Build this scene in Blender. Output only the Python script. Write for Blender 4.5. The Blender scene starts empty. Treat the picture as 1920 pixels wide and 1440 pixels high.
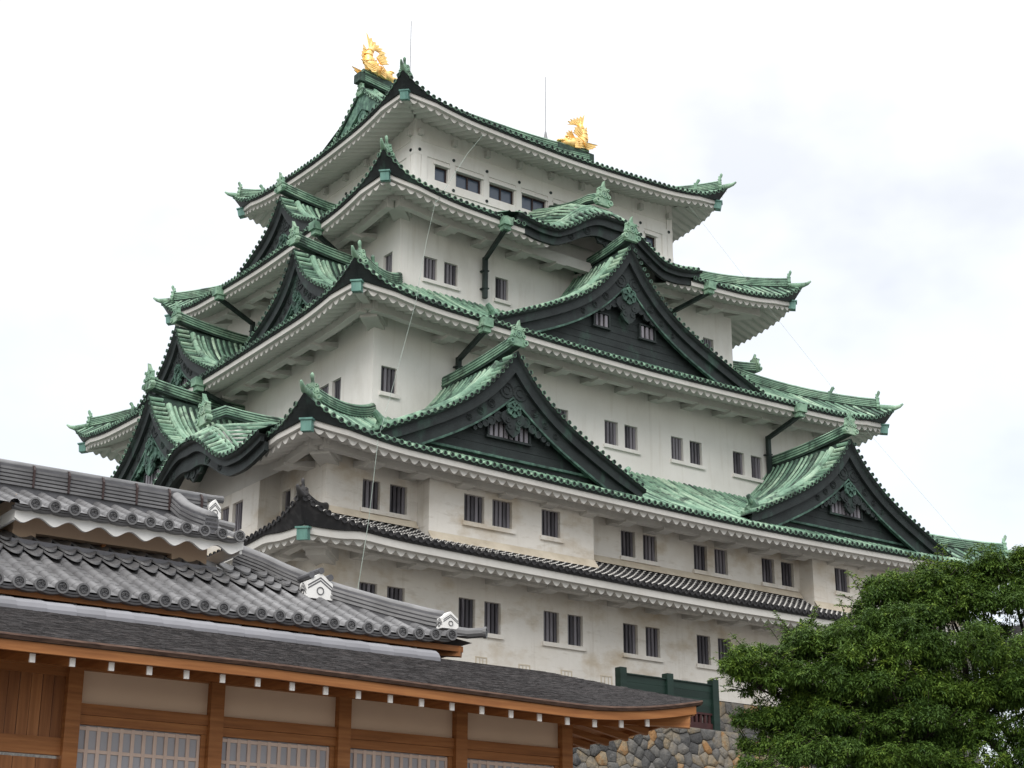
import bpy, math, random
from mathutils import Vector, Matrix
V = Vector
R = math.radians
random.seed(7)
S = bpy.context.scene
COL = S.collection

# ------------------------------------------------------------------ camera
CAMLOC = V((-49.1839, -69.4033, 1.6))
yaw, pitch, roll = 0.932474, 0.340415, 0.001152
FPX = 3171.62
cd = bpy.data.cameras.new('camera')
cam = bpy.data.objects.new('camera', cd)
COL.objects.link(cam)
f = V((math.cos(pitch) * math.cos(yaw), math.cos(pitch) * math.sin(yaw), math.sin(pitch)))
r = V((math.sin(yaw), -math.cos(yaw), 0)); u = r.cross(f)
r2 = r * math.cos(roll) + u * math.sin(roll); u2 = u * math.cos(roll) - r * math.sin(roll)
M = Matrix((r2, u2, -f)).transposed().to_4x4()
M.translation = CAMLOC
cam.matrix_world = M
cd.sensor_width = 36.0
cd.lens = FPX / 1920 * 36
cd.clip_start = 0.1
cd.clip_end = 3000
S.camera = cam

# ------------------------------------------------------------------ world, sun, exposure
SUN_EL, SUN_AZ = R(36), R(220)          # azimuth measured from +X towards +Y (the sun stands to the left)
W = bpy.data.worlds.new('World'); S.world = W; W.use_nodes = True
nt = W.node_tree; nt.nodes.clear()
def N(t, **k):
    n = nt.nodes.new(t)
    for a, b in k.items(): setattr(n, a, b)
    return n
out = N('ShaderNodeOutputWorld'); add = N('ShaderNodeAddShader')
bg1 = N('ShaderNodeBackground'); bg2 = N('ShaderNodeBackground')
sky = N('ShaderNodeTexSky', sky_type='NISHITA', sun_disc=False)
sky.sun_elevation = SUN_EL; sky.sun_rotation = math.pi / 2 - SUN_AZ
bg1.inputs['Strength'].default_value = 0.05
nt.links.new(sky.outputs[0], bg1.inputs['Color'])
tc = N('ShaderNodeTexCoord'); mp = N('ShaderNodeMapping'); mp.inputs['Scale'].default_value = (1, 1, 1.6)
mp.inputs['Location'].default_value = (3.1, 1.7, .4)
nz = N('ShaderNodeTexNoise'); nz.inputs['Scale'].default_value = 4.0; nz.inputs['Detail'].default_value = 5; nz.inputs['Roughness'].default_value = .52
rp = N('ShaderNodeValToRGB')
rp.color_ramp.elements[0].position = .40; rp.color_ramp.elements[0].color = (.80, .79, .775, 1)
rp.color_ramp.elements[1].position = .60; rp.color_ramp.elements[1].color = (1.0, .985, .96, 1)
e = rp.color_ramp.elements.new(.50); e.color = (.93, .92, .90, 1)
bg2.inputs['Strength'].default_value = 1.08
nt.links.new(tc.outputs['Generated'], mp.inputs[0]); nt.links.new(mp.outputs[0], nz.inputs['Vector'])
nt.links.new(nz.outputs[0], rp.inputs[0]); nt.links.new(rp.outputs[0], bg2.inputs['Color'])
sx = N('ShaderNodeSeparateXYZ'); pw = N('ShaderNodeMath', operation='POWER'); mr = N('ShaderNodeMath', operation='MULTIPLY_ADD')   # an overcast sky is brighter overhead
pw.inputs[1].default_value = 3.4; mr.inputs[1].default_value = 2.4; mr.inputs[2].default_value = .76; ab = N('ShaderNodeMath', operation='ABSOLUTE')
nt.links.new(tc.outputs['Generated'], sx.inputs[0]); nt.links.new(sx.outputs['Z'], ab.inputs[0]); nt.links.new(ab.outputs[0], pw.inputs[0]); nt.links.new(pw.outputs[0], mr.inputs[0]); nt.links.new(mr.outputs[0], bg2.inputs['Strength'])
nt.links.new(tc.outputs['Generated'], mp.inputs[0]); nt.links.new(mp.outputs[0], nz.inputs['Vector'])
nt.links.new(nz.outputs[0], rp.inputs[0]); nt.links.new(rp.outputs[0], bg2.inputs['Color'])
nt.links.new(bg1.outputs[0], add.inputs[0]); nt.links.new(bg2.outputs[0], add.inputs[1]); nt.links.new(add.outputs[0], out.inputs[0])
sl = bpy.data.lights.new('sun', 'SUN'); sl.energy = 1.5; sl.angle = R(35); sl.color = (1, .96, .9)
so = bpy.data.objects.new('sun', sl); COL.objects.link(so)
sd = V((math.cos(SUN_EL) * math.cos(SUN_AZ), math.cos(SUN_EL) * math.sin(SUN_AZ), math.sin(SUN_EL)))
so.rotation_euler = sd.to_track_quat('Z', 'Y').to_euler(); so.location = (0, 0, 80)
S.view_settings.view_transform = 'Standard'; S.view_settings.look = 'None'
S.view_settings.exposure = 0.16; S.view_settings.gamma = 1.0
S.render.engine = 'CYCLES'
S.cycles.max_bounces = 6; S.cycles.diffuse_bounces = 4

# ------------------------------------------------------------------ materials
def mat(name, cols, scale=2.0, stretch=(1, 1, 1), rough=.75, detail=6, tint=.35, metal=0.0, bump=None,
        stain=None, spec=.3, coord='Object', subs=None):
    """cols: ramp over noise+tint. stain: (colour, scale, stretch, lo, hi) laid over. bump: (scale, stretch, strength, dist)"""
    m = bpy.data.materials.new(name); m.use_nodes = True
    t = m.node_tree; L = t.links; b = t.nodes['Principled BSDF']
    def nn(ty, **k):
        x = t.nodes.new(ty)
        for a, q in k.items(): setattr(x, a, q)
        return x
    co = nn('ShaderNodeTexCoord')
    def noise(sc, st, det=6, ro=.6):
        mp = nn('ShaderNodeMapping'); mp.inputs['Scale'].default_value = st
        L.new(co.outputs[coord], mp.inputs[0])
        n = nn('ShaderNodeTexNoise'); n.inputs['Scale'].default_value = sc; n.inputs['Detail'].default_value = det
        n.inputs['Roughness'].default_value = ro
        L.new(mp.outputs[0], n.inputs['Vector']); return n.outputs[0]
    a = noise(scale, stretch, detail)
    at = nn('ShaderNodeAttribute', attribute_name='tint')
    ma = nn('ShaderNodeMath', operation='SUBTRACT'); L.new(at.outputs['Fac'], ma.inputs[0]); ma.inputs[1].default_value = .5
    mb = nn('ShaderNodeMath', operation='MULTIPLY_ADD'); L.new(ma.outputs[0], mb.inputs[0]); mb.inputs[1].default_value = tint; L.new(a, mb.inputs[2])
    rp = nn('ShaderNodeValToRGB'); el = rp.color_ramp.elements
    el[0].position = cols[0][0]; el[0].color = (*cols[0][1], 1); el[1].position = cols[-1][0]; el[1].color = (*cols[-1][1], 1)
    for p, c in cols[1:-1]:
        q = el.new(p); q.color = (*c, 1)
    L.new(mb.outputs[0], rp.inputs[0]); cur = rp.outputs[0]
    for stn in (stain or []):
        c, sc, st, lo, hi, amt = stn
        n2 = noise(sc, st, 7, .62)
        r2 = nn('ShaderNodeMapRange'); r2.inputs['From Min'].default_value = lo; r2.inputs['From Max'].default_value = hi
        r2.inputs['To Max'].default_value = amt
        L.new(n2, r2.inputs['Value'])
        mx = nn('ShaderNodeMix', data_type='RGBA'); L.new(r2.outputs[0], mx.inputs[0]); L.new(cur, mx.inputs[6]); mx.inputs[7].default_value = (*c, 1)
        cur = mx.outputs[2]
    L.new(cur, b.inputs['Base Color'])
    b.inputs['Roughness'].default_value = rough; b.inputs['Metallic'].default_value = metal
    b.inputs['Specular IOR Level'].default_value = spec
    if subs: b.inputs['Transmission Weight'].default_value = 0
    if bump:
        h = noise(bump[0], bump[1], 6, .65); bn = nn('ShaderNodeBump')
        bn.inputs['Strength'].default_value = bump[2]; bn.inputs['Distance'].default_value = bump[3]
        L.new(h, bn.inputs['Height']); L.new(bn.outputs[0], b.inputs['Normal'])
    return m
P = {}
P['plaster'] = mat('plaster', [(.3, (.67, .65, .615)), (.7, (.77, .755, .725))], .35, rough=.85, bump=(9, (1, 1, 1), .12, .03),
                   stain=[((.44, .41, .36), .5, (1, 1, .45), .54, .80, .5), ((.50, .45, .38), 3.0, (1, 1, .10), .56, .80, .4), ((.40, .37, .32), 1.3, (1, 1, .05), .60, .78, .4)])
P['stained'] = mat('stained_plaster', [(.3, (.63, .60, .55)), (.7, (.755, .73, .685))], .45, rough=.88, bump=(7, (1, 1, 1), .15, .04),
                   stain=[((.40, .30, .17), .55, (1, 1, 1.6), .50, .74, .72), ((.36, .31, .24), 2.2, (.5, .5, 2.2), .57, .78, .5),
                          ((.42, .37, .30), 3.0, (1, 1, .08), .57, .80, .5), ((.45, .36, .24), .25, (1, 1, 1.2), .5, .75, .35)])
P['eave'] = mat('shaded_eave_plaster', [(.3, (.48, .47, .445)), (.7, (.58, .57, .545))], .8, rough=.9, stain=[((.36, .33, .28), 1.6, (1, 1, 1), .55, .8, .5)], tint=.2)  # greyer than the walls: soffit shade is put into this colour
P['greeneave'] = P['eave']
P['patina'] = mat('green_patina', [(.20, (.035, .06, .05)), (.37, (.11, .205, .145)), (.54, (.205, .345, .245)), (.78, (.38, .52, .385))], .9, rough=.62, tint=.42,
                  stain=[((.020, .032, .028), 1.5, (1, 1, 1), .52, .66, .85), ((.07, .085, .06), .6, (1, 1, 1), .54, .74, .6), ((.34, .44, .31), 3.1, (1, 1, 1), .6, .8, .5), ((.05, .085, .07), 9, (1, 1, 1), .55, .72, .6)], bump=(24, (1, 1, 1), .25, .02))
P['pansheet'] = mat('weathered_shaded_pan', [(.25, (.010, .017, .015)), (.5, (.024, .046, .036)), (.8, (.075, .135, .10))], 1.4, rough=.7, tint=.3,  # valley dirt plus painted shade of the gaps between round tiles
                    stain=[((.018, .026, .024), 2.3, (1, 1, 1), .5, .66, .8)])
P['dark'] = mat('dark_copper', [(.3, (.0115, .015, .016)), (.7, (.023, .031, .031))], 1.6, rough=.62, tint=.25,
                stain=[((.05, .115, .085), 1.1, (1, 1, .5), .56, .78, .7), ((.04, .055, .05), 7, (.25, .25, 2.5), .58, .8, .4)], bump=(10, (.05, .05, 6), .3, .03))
P['verdigris'] = mat('verdigris_relief', [(.3, (.02, .034, .03)), (.55, (.06, .12, .095)), (.75, (.15, .27, .2))], 2.6, rough=.7, tint=.4)
P['topgable'] = mat('pale_green_relief', [(.3, (.06, .12, .095)), (.55, (.14, .25, .20)), (.75, (.24, .38, .30))], 3.2, rough=.7, tint=.2, bump=(9, (1, 1, 1), .8, .08))
P['nose'] = mat('teal_copper', [(.3, (.06, .15, .135)), (.7, (.16, .32, .27))], 3, rough=.55, stretch=(1, 1, .2))
P['hole'] = mat('dark_inside', [(.3, (.012, .011, .012)), (.7, (.022, .02, .02))], 2, rough=.9)
P['bars'] = mat('weathered_bars', [(.3, (.07, .067, .078)), (.7, (.21, .20, .225))], 5, stretch=(1, 1, .15), rough=.85, tint=.6)
P['winframe'] = mat('brown_frame', [(.3, (.03, .018, .018)), (.7, (.05, .03, .028))], 3, rough=.5)
P['glass'] = mat('window_glass', [(.3, (.055, .075, .11)), (.7, (.075, .098, .14))], .6, rough=.12, spec=.6)
P['pipe'] = mat('dark_downpipe', [(.3, (.012, .018, .018)), (.7, (.04, .06, .055))], 2, rough=.5, stretch=(1, 1, .3))
P['gold'] = mat('gold_leaf', [(.3, (.82, .50, .15)), (.7, (.98, .72, .32))], 6, rough=.36, metal=1.0, bump=(14, (1, 1, 1), .5, .04))
P['steel'] = mat('grey_steel', [(.3, (.2, .2, .21)), (.7, (.3, .3, .31))], 3, rough=.5)
P['wire'] = mat('pale_wire', [(.3, (.22, .28, .25)), (.7, (.36, .42, .38))], 3, rough=.6)
P['tile'] = mat('grey_roof_tile', [(.25, (.085, .084, .087)), (.5, (.135, .134, .138)), (.8, (.215, .213, .218))], 2.2, rough=.45, tint=.4, bump=(30, (1, 1, 1), .1, .01), spec=.45,
                stain=[((.10, .095, .095), 3.5, (1, 1, 1), .57, .8, .6)])
P['tiledark'] = mat('dark_grey_tile', [(.3, (.065, .065, .07)), (.7, (.12, .12, .13))], 4, rough=.55, tint=.5)
P['oldtile'] = mat('old_grey_tile', [(.3, (.02, .02, .022)), (.7, (.06, .058, .06))], 3, rough=.7, tint=.5)
P['mortar'] = mat('white_mortar', [(.3, (.5, .49, .47)), (.7, (.68, .67, .64))], 3, rough=.9)
P['cream'] = mat('cream_flashing', [(.3, (.46, .40, .31)), (.7, (.60, .54, .44))], 1.2, rough=.9, stain=[((.3, .25, .18), 2, (1, 1, 1), .55, .8, .5)])
P['white'] = mat('white_plaster_trim', [(.3, (.70, .695, .68)), (.7, (.80, .795, .78))], 1.2, rough=.8)
P['wood'] = mat('cypress_wood', [(.25, (.20, .075, .022)), (.5, (.29, .115, .037)), (.75, (.385, .168, .058))], 3.0, stretch=(.35, .35, 6), rough=.6, tint=.35, bump=(20, (.2, .2, 4), .08, .01),
                stain=[((.20, .07, .028), 1.1, (1, 1, .5), .56, .8, .5)])
P['woodv'] = mat('cypress_boards', [(.25, (.18, .068, .024)), (.5, (.26, .105, .037)), (.75, (.35, .15, .056))], 3.0, stretch=(7, 7, .3), rough=.6, tint=.45)
P['shingle'] = mat('bark_shingle', [(.25, (.011, .0098, .010)), (.48, (.026, .023, .0235)), (.62, (.052, .046, .046)), (.85, (.16, .142, .137))], 5.0, stretch=(1, 2.2, 9), rough=.9, tint=.5, detail=9,
                   bump=(9, (1.2, 3, 12), .9, .06))
P['shinglecut'] = mat('shingle_cut_edge', [(.3, (.05, .03, .024)), (.7, (.15, .095, .072))], 6, stretch=(1, 1, 8), rough=.9)
P['sheet'] = mat('grey_ridge_cap', [(.3, (.15, .15, .165)), (.7, (.21, .21, .23))], 1.4, rough=.45, tint=.25)
P['panel'] = mat('bounce_tinted_plaster', [(.3, (.60, .455, .34)), (.7, (.66, .51, .39))], .5, rough=.9)  # warm light bounced off the timber is mixed into this colour
P['paper'] = mat('shoji_paper', [(.3, (.33, .33, .36)), (.7, (.37, .37, .40))], .8, rough=.5)
P['lattice'] = mat('pale_lattice', [(.3, (.52, .40, .34)), (.7, (.60, .47, .40))], 4, rough=.7)
P['cap'] = mat('white_rafter_cap', [(.3, (.80, .78, .76)), (.7, (.86, .84, .82))], 4, rough=.6)
P['fence'] = mat('dark_green_paint', [(.3, (.005, .016, .012)), (.7, (.011, .029, .022))], 1.5, stretch=(.3, .3, 3), rough=.5, tint=.4)
P['redwood'] = mat('dark_red_paint', [(.3, (.035, .012, .012)), (.7, (.06, .02, .02))], 3, rough=.6)
P['stone'] = mat('wall_stone', [(.02, (.06, .06, .061)), (.3, (.11, .108, .104)), (.5, (.165, .155, .14)), (.66, (.20, .172, .132)), (.84, (.25, .195, .125)), (1.0, (.27, .15, .065))], 2.6, rough=.9, tint=1.1,
                 bump=(5, (1, 1, 1), 1.0, .14), stain=[((.045, .045, .045), 5, (1, 1, 1), .56, .8, .6)])
P['gap'] = mat('stone_gap', [(.3, (.02, .018, .016)), (.7, (.05, .045, .04))], 3, rough=1)
P['ground'] = mat('gravel', [(.3, (.13, .125, .115)), (.7, (.20, .19, .175))], 3, rough=1, bump=(40, (1, 1, 1), .5, .03))
P['bark'] = mat('tree_bark', [(.3, (.018, .014, .012)), (.7, (.055, .045, .038))], 6, stretch=(1, 1, .3), rough=.95, bump=(20, (1, 1, .3), .8, .03))

# ------------------------------------------------------------------ mesh collecting
class MB:
    def __init__(s): s.v = []; s.f = []; s.mi = []; s.sm = []; s.t = []; s.tint = .5; s.m = 0; s.smooth = False
    def add(s, vs, fs):
        o = len(s.v); s.v.extend(vs); s.t.extend([s.tint] * len(vs))
        for q in fs:
            s.f.append([i + o for i in q]); s.mi.append(s.m); s.sm.append(s.smooth)
    def build(s, name, mats, parent=None, **kw):
        me = bpy.data.meshes.new(name)
        o = V((0, 0, 0))
        p = parent
        while p is not None: o = o + p.location; p = p.parent
        me.from_pydata([(a[0] - o.x, a[1] - o.y, a[2] - o.z) for a in s.v], [], s.f)
        for m in mats: me.materials.append(P[m])
        me.polygons.foreach_set('material_index', s.mi); me.polygons.foreach_set('use_smooth', s.sm)
        at = me.attributes.new('tint', 'FLOAT', 'POINT'); at.data.foreach_set('value', s.t)
        me.update()
        ob = bpy.data.objects.new(name, me); COL.objects.link(ob)
        if parent is not None: ob.parent = parent
        for k, q in kw.items(): ob[k] = q
        return ob
def empty(name, loc, **kw):
    o = bpy.data.objects.new(name, None); COL.objects.link(o); o.location = loc; o.empty_display_size = .5
    for k, q in kw.items(): o[k] = q
    return o
BOXF = [(0, 1, 3, 2), (4, 6, 7, 5), (0, 4, 5, 1), (2, 3, 7, 6), (0, 2, 6, 4), (1, 5, 7, 3)]
def box(mb, F, x0, x1, w0, w1, z0, z1):
    mb.add([F(x, w, z) for x in (x0, x1) for w in (w0, w1) for z in (z0, z1)], BOXF)
def prism(mb, pts, d):
    """pts: planar loop of points, d: extrusion vector"""
    n = len(pts); d = V(d)
    a = [V(p) for p in pts]
    mb.add(a + [p + d for p in a], [list(range(n)), list(range(2 * n - 1, n - 1, -1))] + [(i, (i + 1) % n, (i + 1) % n + n, i + n) for i in range(n)])
def bar(mb, a, b, wx, wz, up=(0, 0, 1)):
    a, b, up = V(a), V(b), V(up); t = (b - a).normalized(); s = t.cross(up).normalized(); n = s.cross(t)
    mb.add([p + s * i * wx / 2 + n * j * wz / 2 for p in (a, b) for i in (-1, 1) for j in (-1, 1)], BOXF)
def sweep(mb, path, prof, closed=True, caps=True, vertical=True):
    n = len(prof); vs = []; path = [V(p) for p in path]
    for i, p in enumerate(path):
        t = (path[min(i + 1, len(path) - 1)] - path[max(i - 1, 0)]).normalized()
        s = t.cross(V((0, 0, 1))).normalized()
        up = V((0, 0, 1)) if vertical else s.cross(t).normalized()
        vs += [p + s * a + up * b for a, b in prof]
    fs = []
    m = n if closed else n - 1
    for i in range(len(path) - 1):
        for j in range(m):
            k = (j + 1) % n; fs.append((i * n + j, i * n + k, (i + 1) * n + k, (i + 1) * n + j))
    if caps and closed: fs += [list(range(n)), list(range((len(path) - 1) * n, len(path) * n))]
    mb.add(vs, fs)
def tube(mb, path, rad, n=8):
    path = [V(p) for p in path]; vs = []; fs = []
    ref = V((.31, .17, .93)).normalized()
    for i, p in enumerate(path):
        t = (path[min(i + 1, len(path) - 1)] - path[max(i - 1, 0)]).normalized()
        s = t.cross(ref)
        if s.length < .1: s = t.cross(V((1, 0, 0)))
        s.normalize(); q = s.cross(t); rr = rad[i] if isinstance(rad, (list, tuple)) else rad
        vs += [p + (s * math.cos(2 * math.pi * j / n) + q * math.sin(2 * math.pi * j / n)) * rr for j in range(n)]
    for i in range(len(path) - 1):
        for j in range(n): fs.append((i * n + j, i * n + (j + 1) % n, (i + 1) * n + (j + 1) % n, (i + 1) * n + j))
    fs += [list(range(n)), list(range((len(path) - 1) * n, len(path) * n))]
    mb.add(vs, fs)
HALF = [(math.cos(math.pi * i / 5), math.sin(math.pi * i / 5)) for i in range(6)]
def halftube(mb, path, side, rad, nrm=(0, 0, 1)):
    side = V(side); nrm = V(nrm); vs = []
    for p in path: vs += [V(p) + side * (c * rad) + nrm * (s * rad * 1.05 - .01) for c, s in HALF]
    n = 6; o = mb.smooth; mb.smooth = True
    mb.add(vs, [(i * n + j, i * n + j + 1, (i + 1) * n + j + 1, (i + 1) * n + j) for i in range(len(path) - 1) for j in range(n - 1)])
    mb.smooth = o
def disc(mb, c, side, up, outd, rad, m_rim, m_in, n=10, rim=.66, th=.05):
    c, side, up, outd = V(c), V(side), V(up), V(outd)
    ring = lambda q, d: [c + (side * math.cos(2 * math.pi * j / n) + up * math.sin(2 * math.pi * j / n)) * q + outd * d for j in range(n)]
    vs = ring(rad, -th) + ring(rad, 0) + ring(rad * rim, 0) + ring(rad * rim, -.02)
    k = mb.m; mb.m = m_rim
    mb.add(vs[:], [(a * n + j, a * n + (j + 1) % n, (a + 1) * n + (j + 1) % n, (a + 1) * n + j) for a in range(3) for j in range(n)])
    mb.m = m_in; mb.add(vs[3 * n:], [list(range(n))]); mb.m = k
def layered(mb, path, w, h, n, slab, core):
    """ridge of stacked flat tiles: dark core, thin slabs, rounded cap"""
    k = mb.m; mb.m = core  # shade of the grooves between slabs is painted by this dark core
    sweep(mb, path, [(-w * .42, -.1), (-w * .42, h * .9), (w * .42, h * .9), (w * .42, -.1)])
    mb.m = slab; st = h * .84 / n
    for i in range(n):
        z0 = st * i; q = w * (.52 - .08 * i / n); mb.tint = .35 + .35 * rnd()
        sweep(mb, path, [(-q, z0), (-q, z0 + st * .62), (q, z0 + st * .62), (q, z0)])
    mb.tint = .6
    mb.smooth = True; sweep(mb, path, [(math.cos(math.pi * i / 8) * w * .40, h * .84 + math.sin(math.pi * i / 8) * w * .34) for i in range(9)], caps=True); mb.smooth = False; mb.m = k
lerp = lambda a, b, t: a + (b - a) * t
def sgn(x): return -1 if x < 0 else 1
rnd = random.random

# ------------------------------------------------------------------ the four sides of the keep: (along, outward, up) -> world
SR = lambda x, w, z: V((x, -w, z))
SX = lambda x, w, z: V((w, x, z))
SB = lambda x, w, z: V((-x, w, z))
SL = lambda x, w, z: V((-w, -x, z))
SIDES = {'R': SR, 'X': SX, 'B': SB, 'L': SL}
HA = {1: 18.17, 2: 18.17, 3: 13.68, 4: 10.57, 5: 8.43}
HB = {1: 15.83, 2: 15.83, 3: 11.64, 4: 8.59, 5: 6.41}
OV = {1: 2.485, 2: 2.56, 3: 2.745, 4: 2.77, 5: 2.30}
ZC = {1: 16.87, 2: 20.36, 3: 28.36, 4: 35.2, 5: 41.58}
ZT = {1: 17.92, 2: 21.80, 3: 29.70, 4: 36.86, 5: 43.04}
ZI = {1: 18.25, 2: 24.15, 3: 32.0, 4: 38.2}
IN = {1: (18.17, 15.83), 2: (13.68, 11.64), 3: (10.57, 8.59), 4: (8.43, 6.41)}
keep = empty('castle_keep', (0, 0, 0), label='white five storey castle keep with green copper roofs and dark gables', category='castle')

class Roof:
    """one skirt roof; z(x,t) on a side, t=0 eave, t=1 upper wall"""
    def __init__(s, k, side):
        s.k = k; s.F = SIDES[side]; lng = side in 'RB'
        s.wall_a = HA[k] if lng else HB[k]; s.wall_w = HB[k] if lng else HA[k]
        s.X0 = s.wall_a + OV[k]; s.w0 = s.wall_w + OV[k]
        if k < 5:
            s.X1, s.w1 = IN[k] if lng else IN[k][::-1]
            s.rise = ZI[k] - ZC[k]
        else:
            s.X1, s.w1 = (7.45, 0.0) if lng else (5.43, 7.45)
            s.rise = 5.35
        s.lng = lng
    def prof(s, t):
        if s.k == 5:
            q = t if s.lng else t * (3.28 / 8.71)
            return .50 * q + .50 * q * q
        return .72 * t + .28 * t * t
    def xmax(s, t):
        if s.k == 5 and s.lng: return max(s.X1, s.X0 - 8.71 * t)
        return s.X0 + (s.X1 - s.X0) * t
    def z(s, x, t):
        T = ZT[s.k] - ZC[s.k]
        tt = min(1, max(0, t)); xm = s.xmax(tt) if not (s.k == 5 and s.lng and tt > .376) else s.X0 - 3.28
        uu = min(1, abs(x) / xm); d = (1 - uu) * xm
        lift = T * (.29 * uu ** 1.5 + .37 * max(0, 1 - d / 5.0) ** 2.0 + .34 * max(0, 1 - d / 1.9) ** 1.5)
        tl = tt if not (s.k == 5 and s.lng) else min(1, tt / .376)
        return ZC[s.k] + s.rise * s.prof(t) + lift * (1 - tl) ** 1.25
    def w(s, t): return s.w0 + (s.w1 - s.w0) * t
    def tend(s, x):
        x = abs(x)
        if s.k == 5 and s.lng: return 1.0 if x <= s.X1 else (s.X0 - x) / 8.71
        return 1.0 if x <= s.X1 else (s.X0 - x) / (s.X0 - s.X1)
    def wedge(s, x): return max(0, 1 - (s.X0 - abs(x)) / (2.0 if s.k > 1 else 2.8)) ** 1.4
    def drop(s, x): return (.34 * (ZT[s.k] - ZC[s.k]) + (.12 if s.k > 1 else .38)) * s.wedge(x)     # the fascia keeps below the rising tile edge
    def ins(s, x): return .36 * s.wedge(x)
    def pt(s, x, t, dz=0): return s.F(x, s.w(t), s.z(x, t) + dz)

GAPS = {(4, 'R'): [(-3.7, 3.7)], (2, 'L'): [(9.65 - 4.3, 9.65 + 4.3), (-9.65 - 4.3, -9.65 + 4.3)]}
def build_roof(k):
    metal = k > 1
    mats = ['patina', 'pansheet', 'dark'] if metal else ['oldtile', 'oldtile', 'oldtile', 'mortar']
    field = MB(); sof = MB(); hips = MB(); edge = MB()
    for side in 'RLXB':
        rf = Roof(k, side); F = rf.F
        vis = side in 'RL'
        gaps = GAPS.get((k, side), [])
        ingap = lambda x: any(a < x < b for a, b in gaps)                     # soffit
        wide = lambda x: any(a - 1.6 < x < b + 1.6 for a, b in gaps)        # tiles and fascia
        p = .33; nt_ = int(2 * rf.X0 / p); xs = [(i - (nt_ - 1) / 2) * p for i in range(nt_)]
        # pan surface, column strips
        field.m = 1; field.smooth = True
        nseg = 7 if k != 5 else 10
        cols = [-rf.X0] + [x - p / 2 for x in xs if abs(x - p / 2) < rf.X0 - .02] + [rf.X0]
        cols = cols[::1] if vis else [cols[0]] + cols[1:-1:3] + [cols[-1]]
        vs = []
        for x in cols:
            te = max(0.0, rf.tend(x)); field.tint = .5
            vs += [rf.pt(x, te * j / nseg) for j in range(nseg + 1)]
        m = nseg + 1
        field.add(vs, [(i * m + j, i * m + j + 1, (i + 1) * m + j + 1, (i + 1) * m + j) for i in range(len(cols) - 1) for j in range(nseg) if not (wide((cols[i] + cols[i + 1]) / 2) and j < 2)])
        field.smooth = False; field.m = 0
        sv = F(1, 0, 0) - F(0, 0, 0); ov = F(0, 1, 0) - F(0, 0, 0)
        for x in xs:
            te = rf.tend(x)
            if te < .04 or wide(x): continue
            if not vis and abs(x) > rf.X0 * 2: continue
            ns = max(2, int(nseg * te + .99)); field.tint = rnd()
            path = [rf.pt(x, te * j / ns, .0) for j in range(ns + 1)]
            path[0] = path[0] + ov * .05
            halftube(field, path, sv, .088)
            if vis:
                field.tint = .12 + .2 * rnd()
                disc(field, path[0] + V((0, 0, .03)), sv, V((0, 0, 1)), ov, .115, 0, 2, n=8, rim=.8)
                if not metal:                        # white mortar rings on the joints
                    field.m = 3; field.smooth = True
                    Lr = 2.6 * te; nr = max(1, int(Lr / .27))
                    for q in range(nr):
                        t0 = te * (q + .55) / nr
                        pp = [rf.pt(x, t0, .0), rf.pt(x, t0 + .026, .0)]
                        halftube(field, pp, sv, .124)
                    field.m = 0; field.smooth = False
        # eave edge: tile lip, white fascia
        ex = [-rf.X0 + 2 * rf.X0 * i / 130 for i in range(131)]
        def strip(mb, wi, d0, d1, inset, dr=3):
            vs = []
            for x in ex:
                xx = x * (rf.X0 - inset) / rf.X0
                zz = rf.z(x, 0); q = rf.ins(x); dp = rf.drop(x)
                for b, w_, d_ in ((1, wi[0], d0), (2, wi[1], d1)):
                    vs.append(F(xx - (sgn(x) * q if dr & b else 0), rf.w0 - w_ - (q if dr & b else 0), zz + d_ - (dp if dr & b else 0)))
            mb.add(vs, [(2 * i, 2 * i + 1, 2 * i + 3, 2 * i + 2) for i in range(len(ex) - 1) if not wide((ex[i] + ex[i + 1]) / 2)])
        field.m = 2; strip(field, (.0, .06), .0, -.13, .0, 2); strip(field, (.06, .13), -.13, -.135, .05)
        f0, f1 = (-.13, -.36) if k > 1 else (-.13, -.42)
        strip(sof, (.12, .12), f0 + .02, f1, .12); strip(sof, (.12, .30), f1, f1 - .01, .12)
        field.m = 0
        # scalloped soffit: rafters plastered over as waves
        pit = .455; A = .21; n = int(2 * (rf.X0 - .3) / pit); per = 10 if vis else 4
        xs2 = [-(n * pit) / 2 + pit * i / per for i in range(n * per + 1)]
        vs = []; top = []
        wi0 = rf.w0 - .30
        def zs(x, w_):
            inn = rf.w0 - w_
            return rf.z(x, 0) + f1 - .11 + inn * .30 - rf.drop(x)
        for x in xs2:
            wv = A * (.5 - .5 * math.cos(2 * math.pi * (x / pit))) ** .55
            wend = rf.wall_w - .05
            if abs(x) > rf.wall_a: wend = max(wend, rf.w0 - (rf.X0 - abs(x)))
            if wend > wi0 - .02: wend = wi0 - .02
            for j in range(4):
                w_ = lerp(wi0 - rf.ins(x), min(wend, wi0 - rf.ins(x)), j / 3); vs.append(F(x, w_, zs(x, w_) - wv * (1 - .25 * j / 3)))
            top.append(F(x, wi0 - rf.ins(x), rf.z(x, 0) + f1 + .01 - rf.drop(x)))
        sof.smooth = True; sof.add(vs, [(i * 4 + j, i * 4 + j + 1, i * 4 + j + 5, i * 4 + j + 4) for i in range(len(xs2) - 1) for j in range(3) if not ingap(xs2[i])])
        sof.smooth = False
        vs2 = []
        for i in range(len(xs2)): vs2 += [top[i], vs[4 * i]]
        sof.add(vs2, [(2 * i, 2 * i + 1, 2 * i + 3, 2 * i + 2) for i in range(len(xs2) - 1) if not ingap(xs2[i])])
    names = {1: 'tile_skirt_roof'}
    ro = field.build(names.get(k, 'copper_roof'), mats, keep)
    sof.build('wavy_eave', ['eave'], ro)
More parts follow.
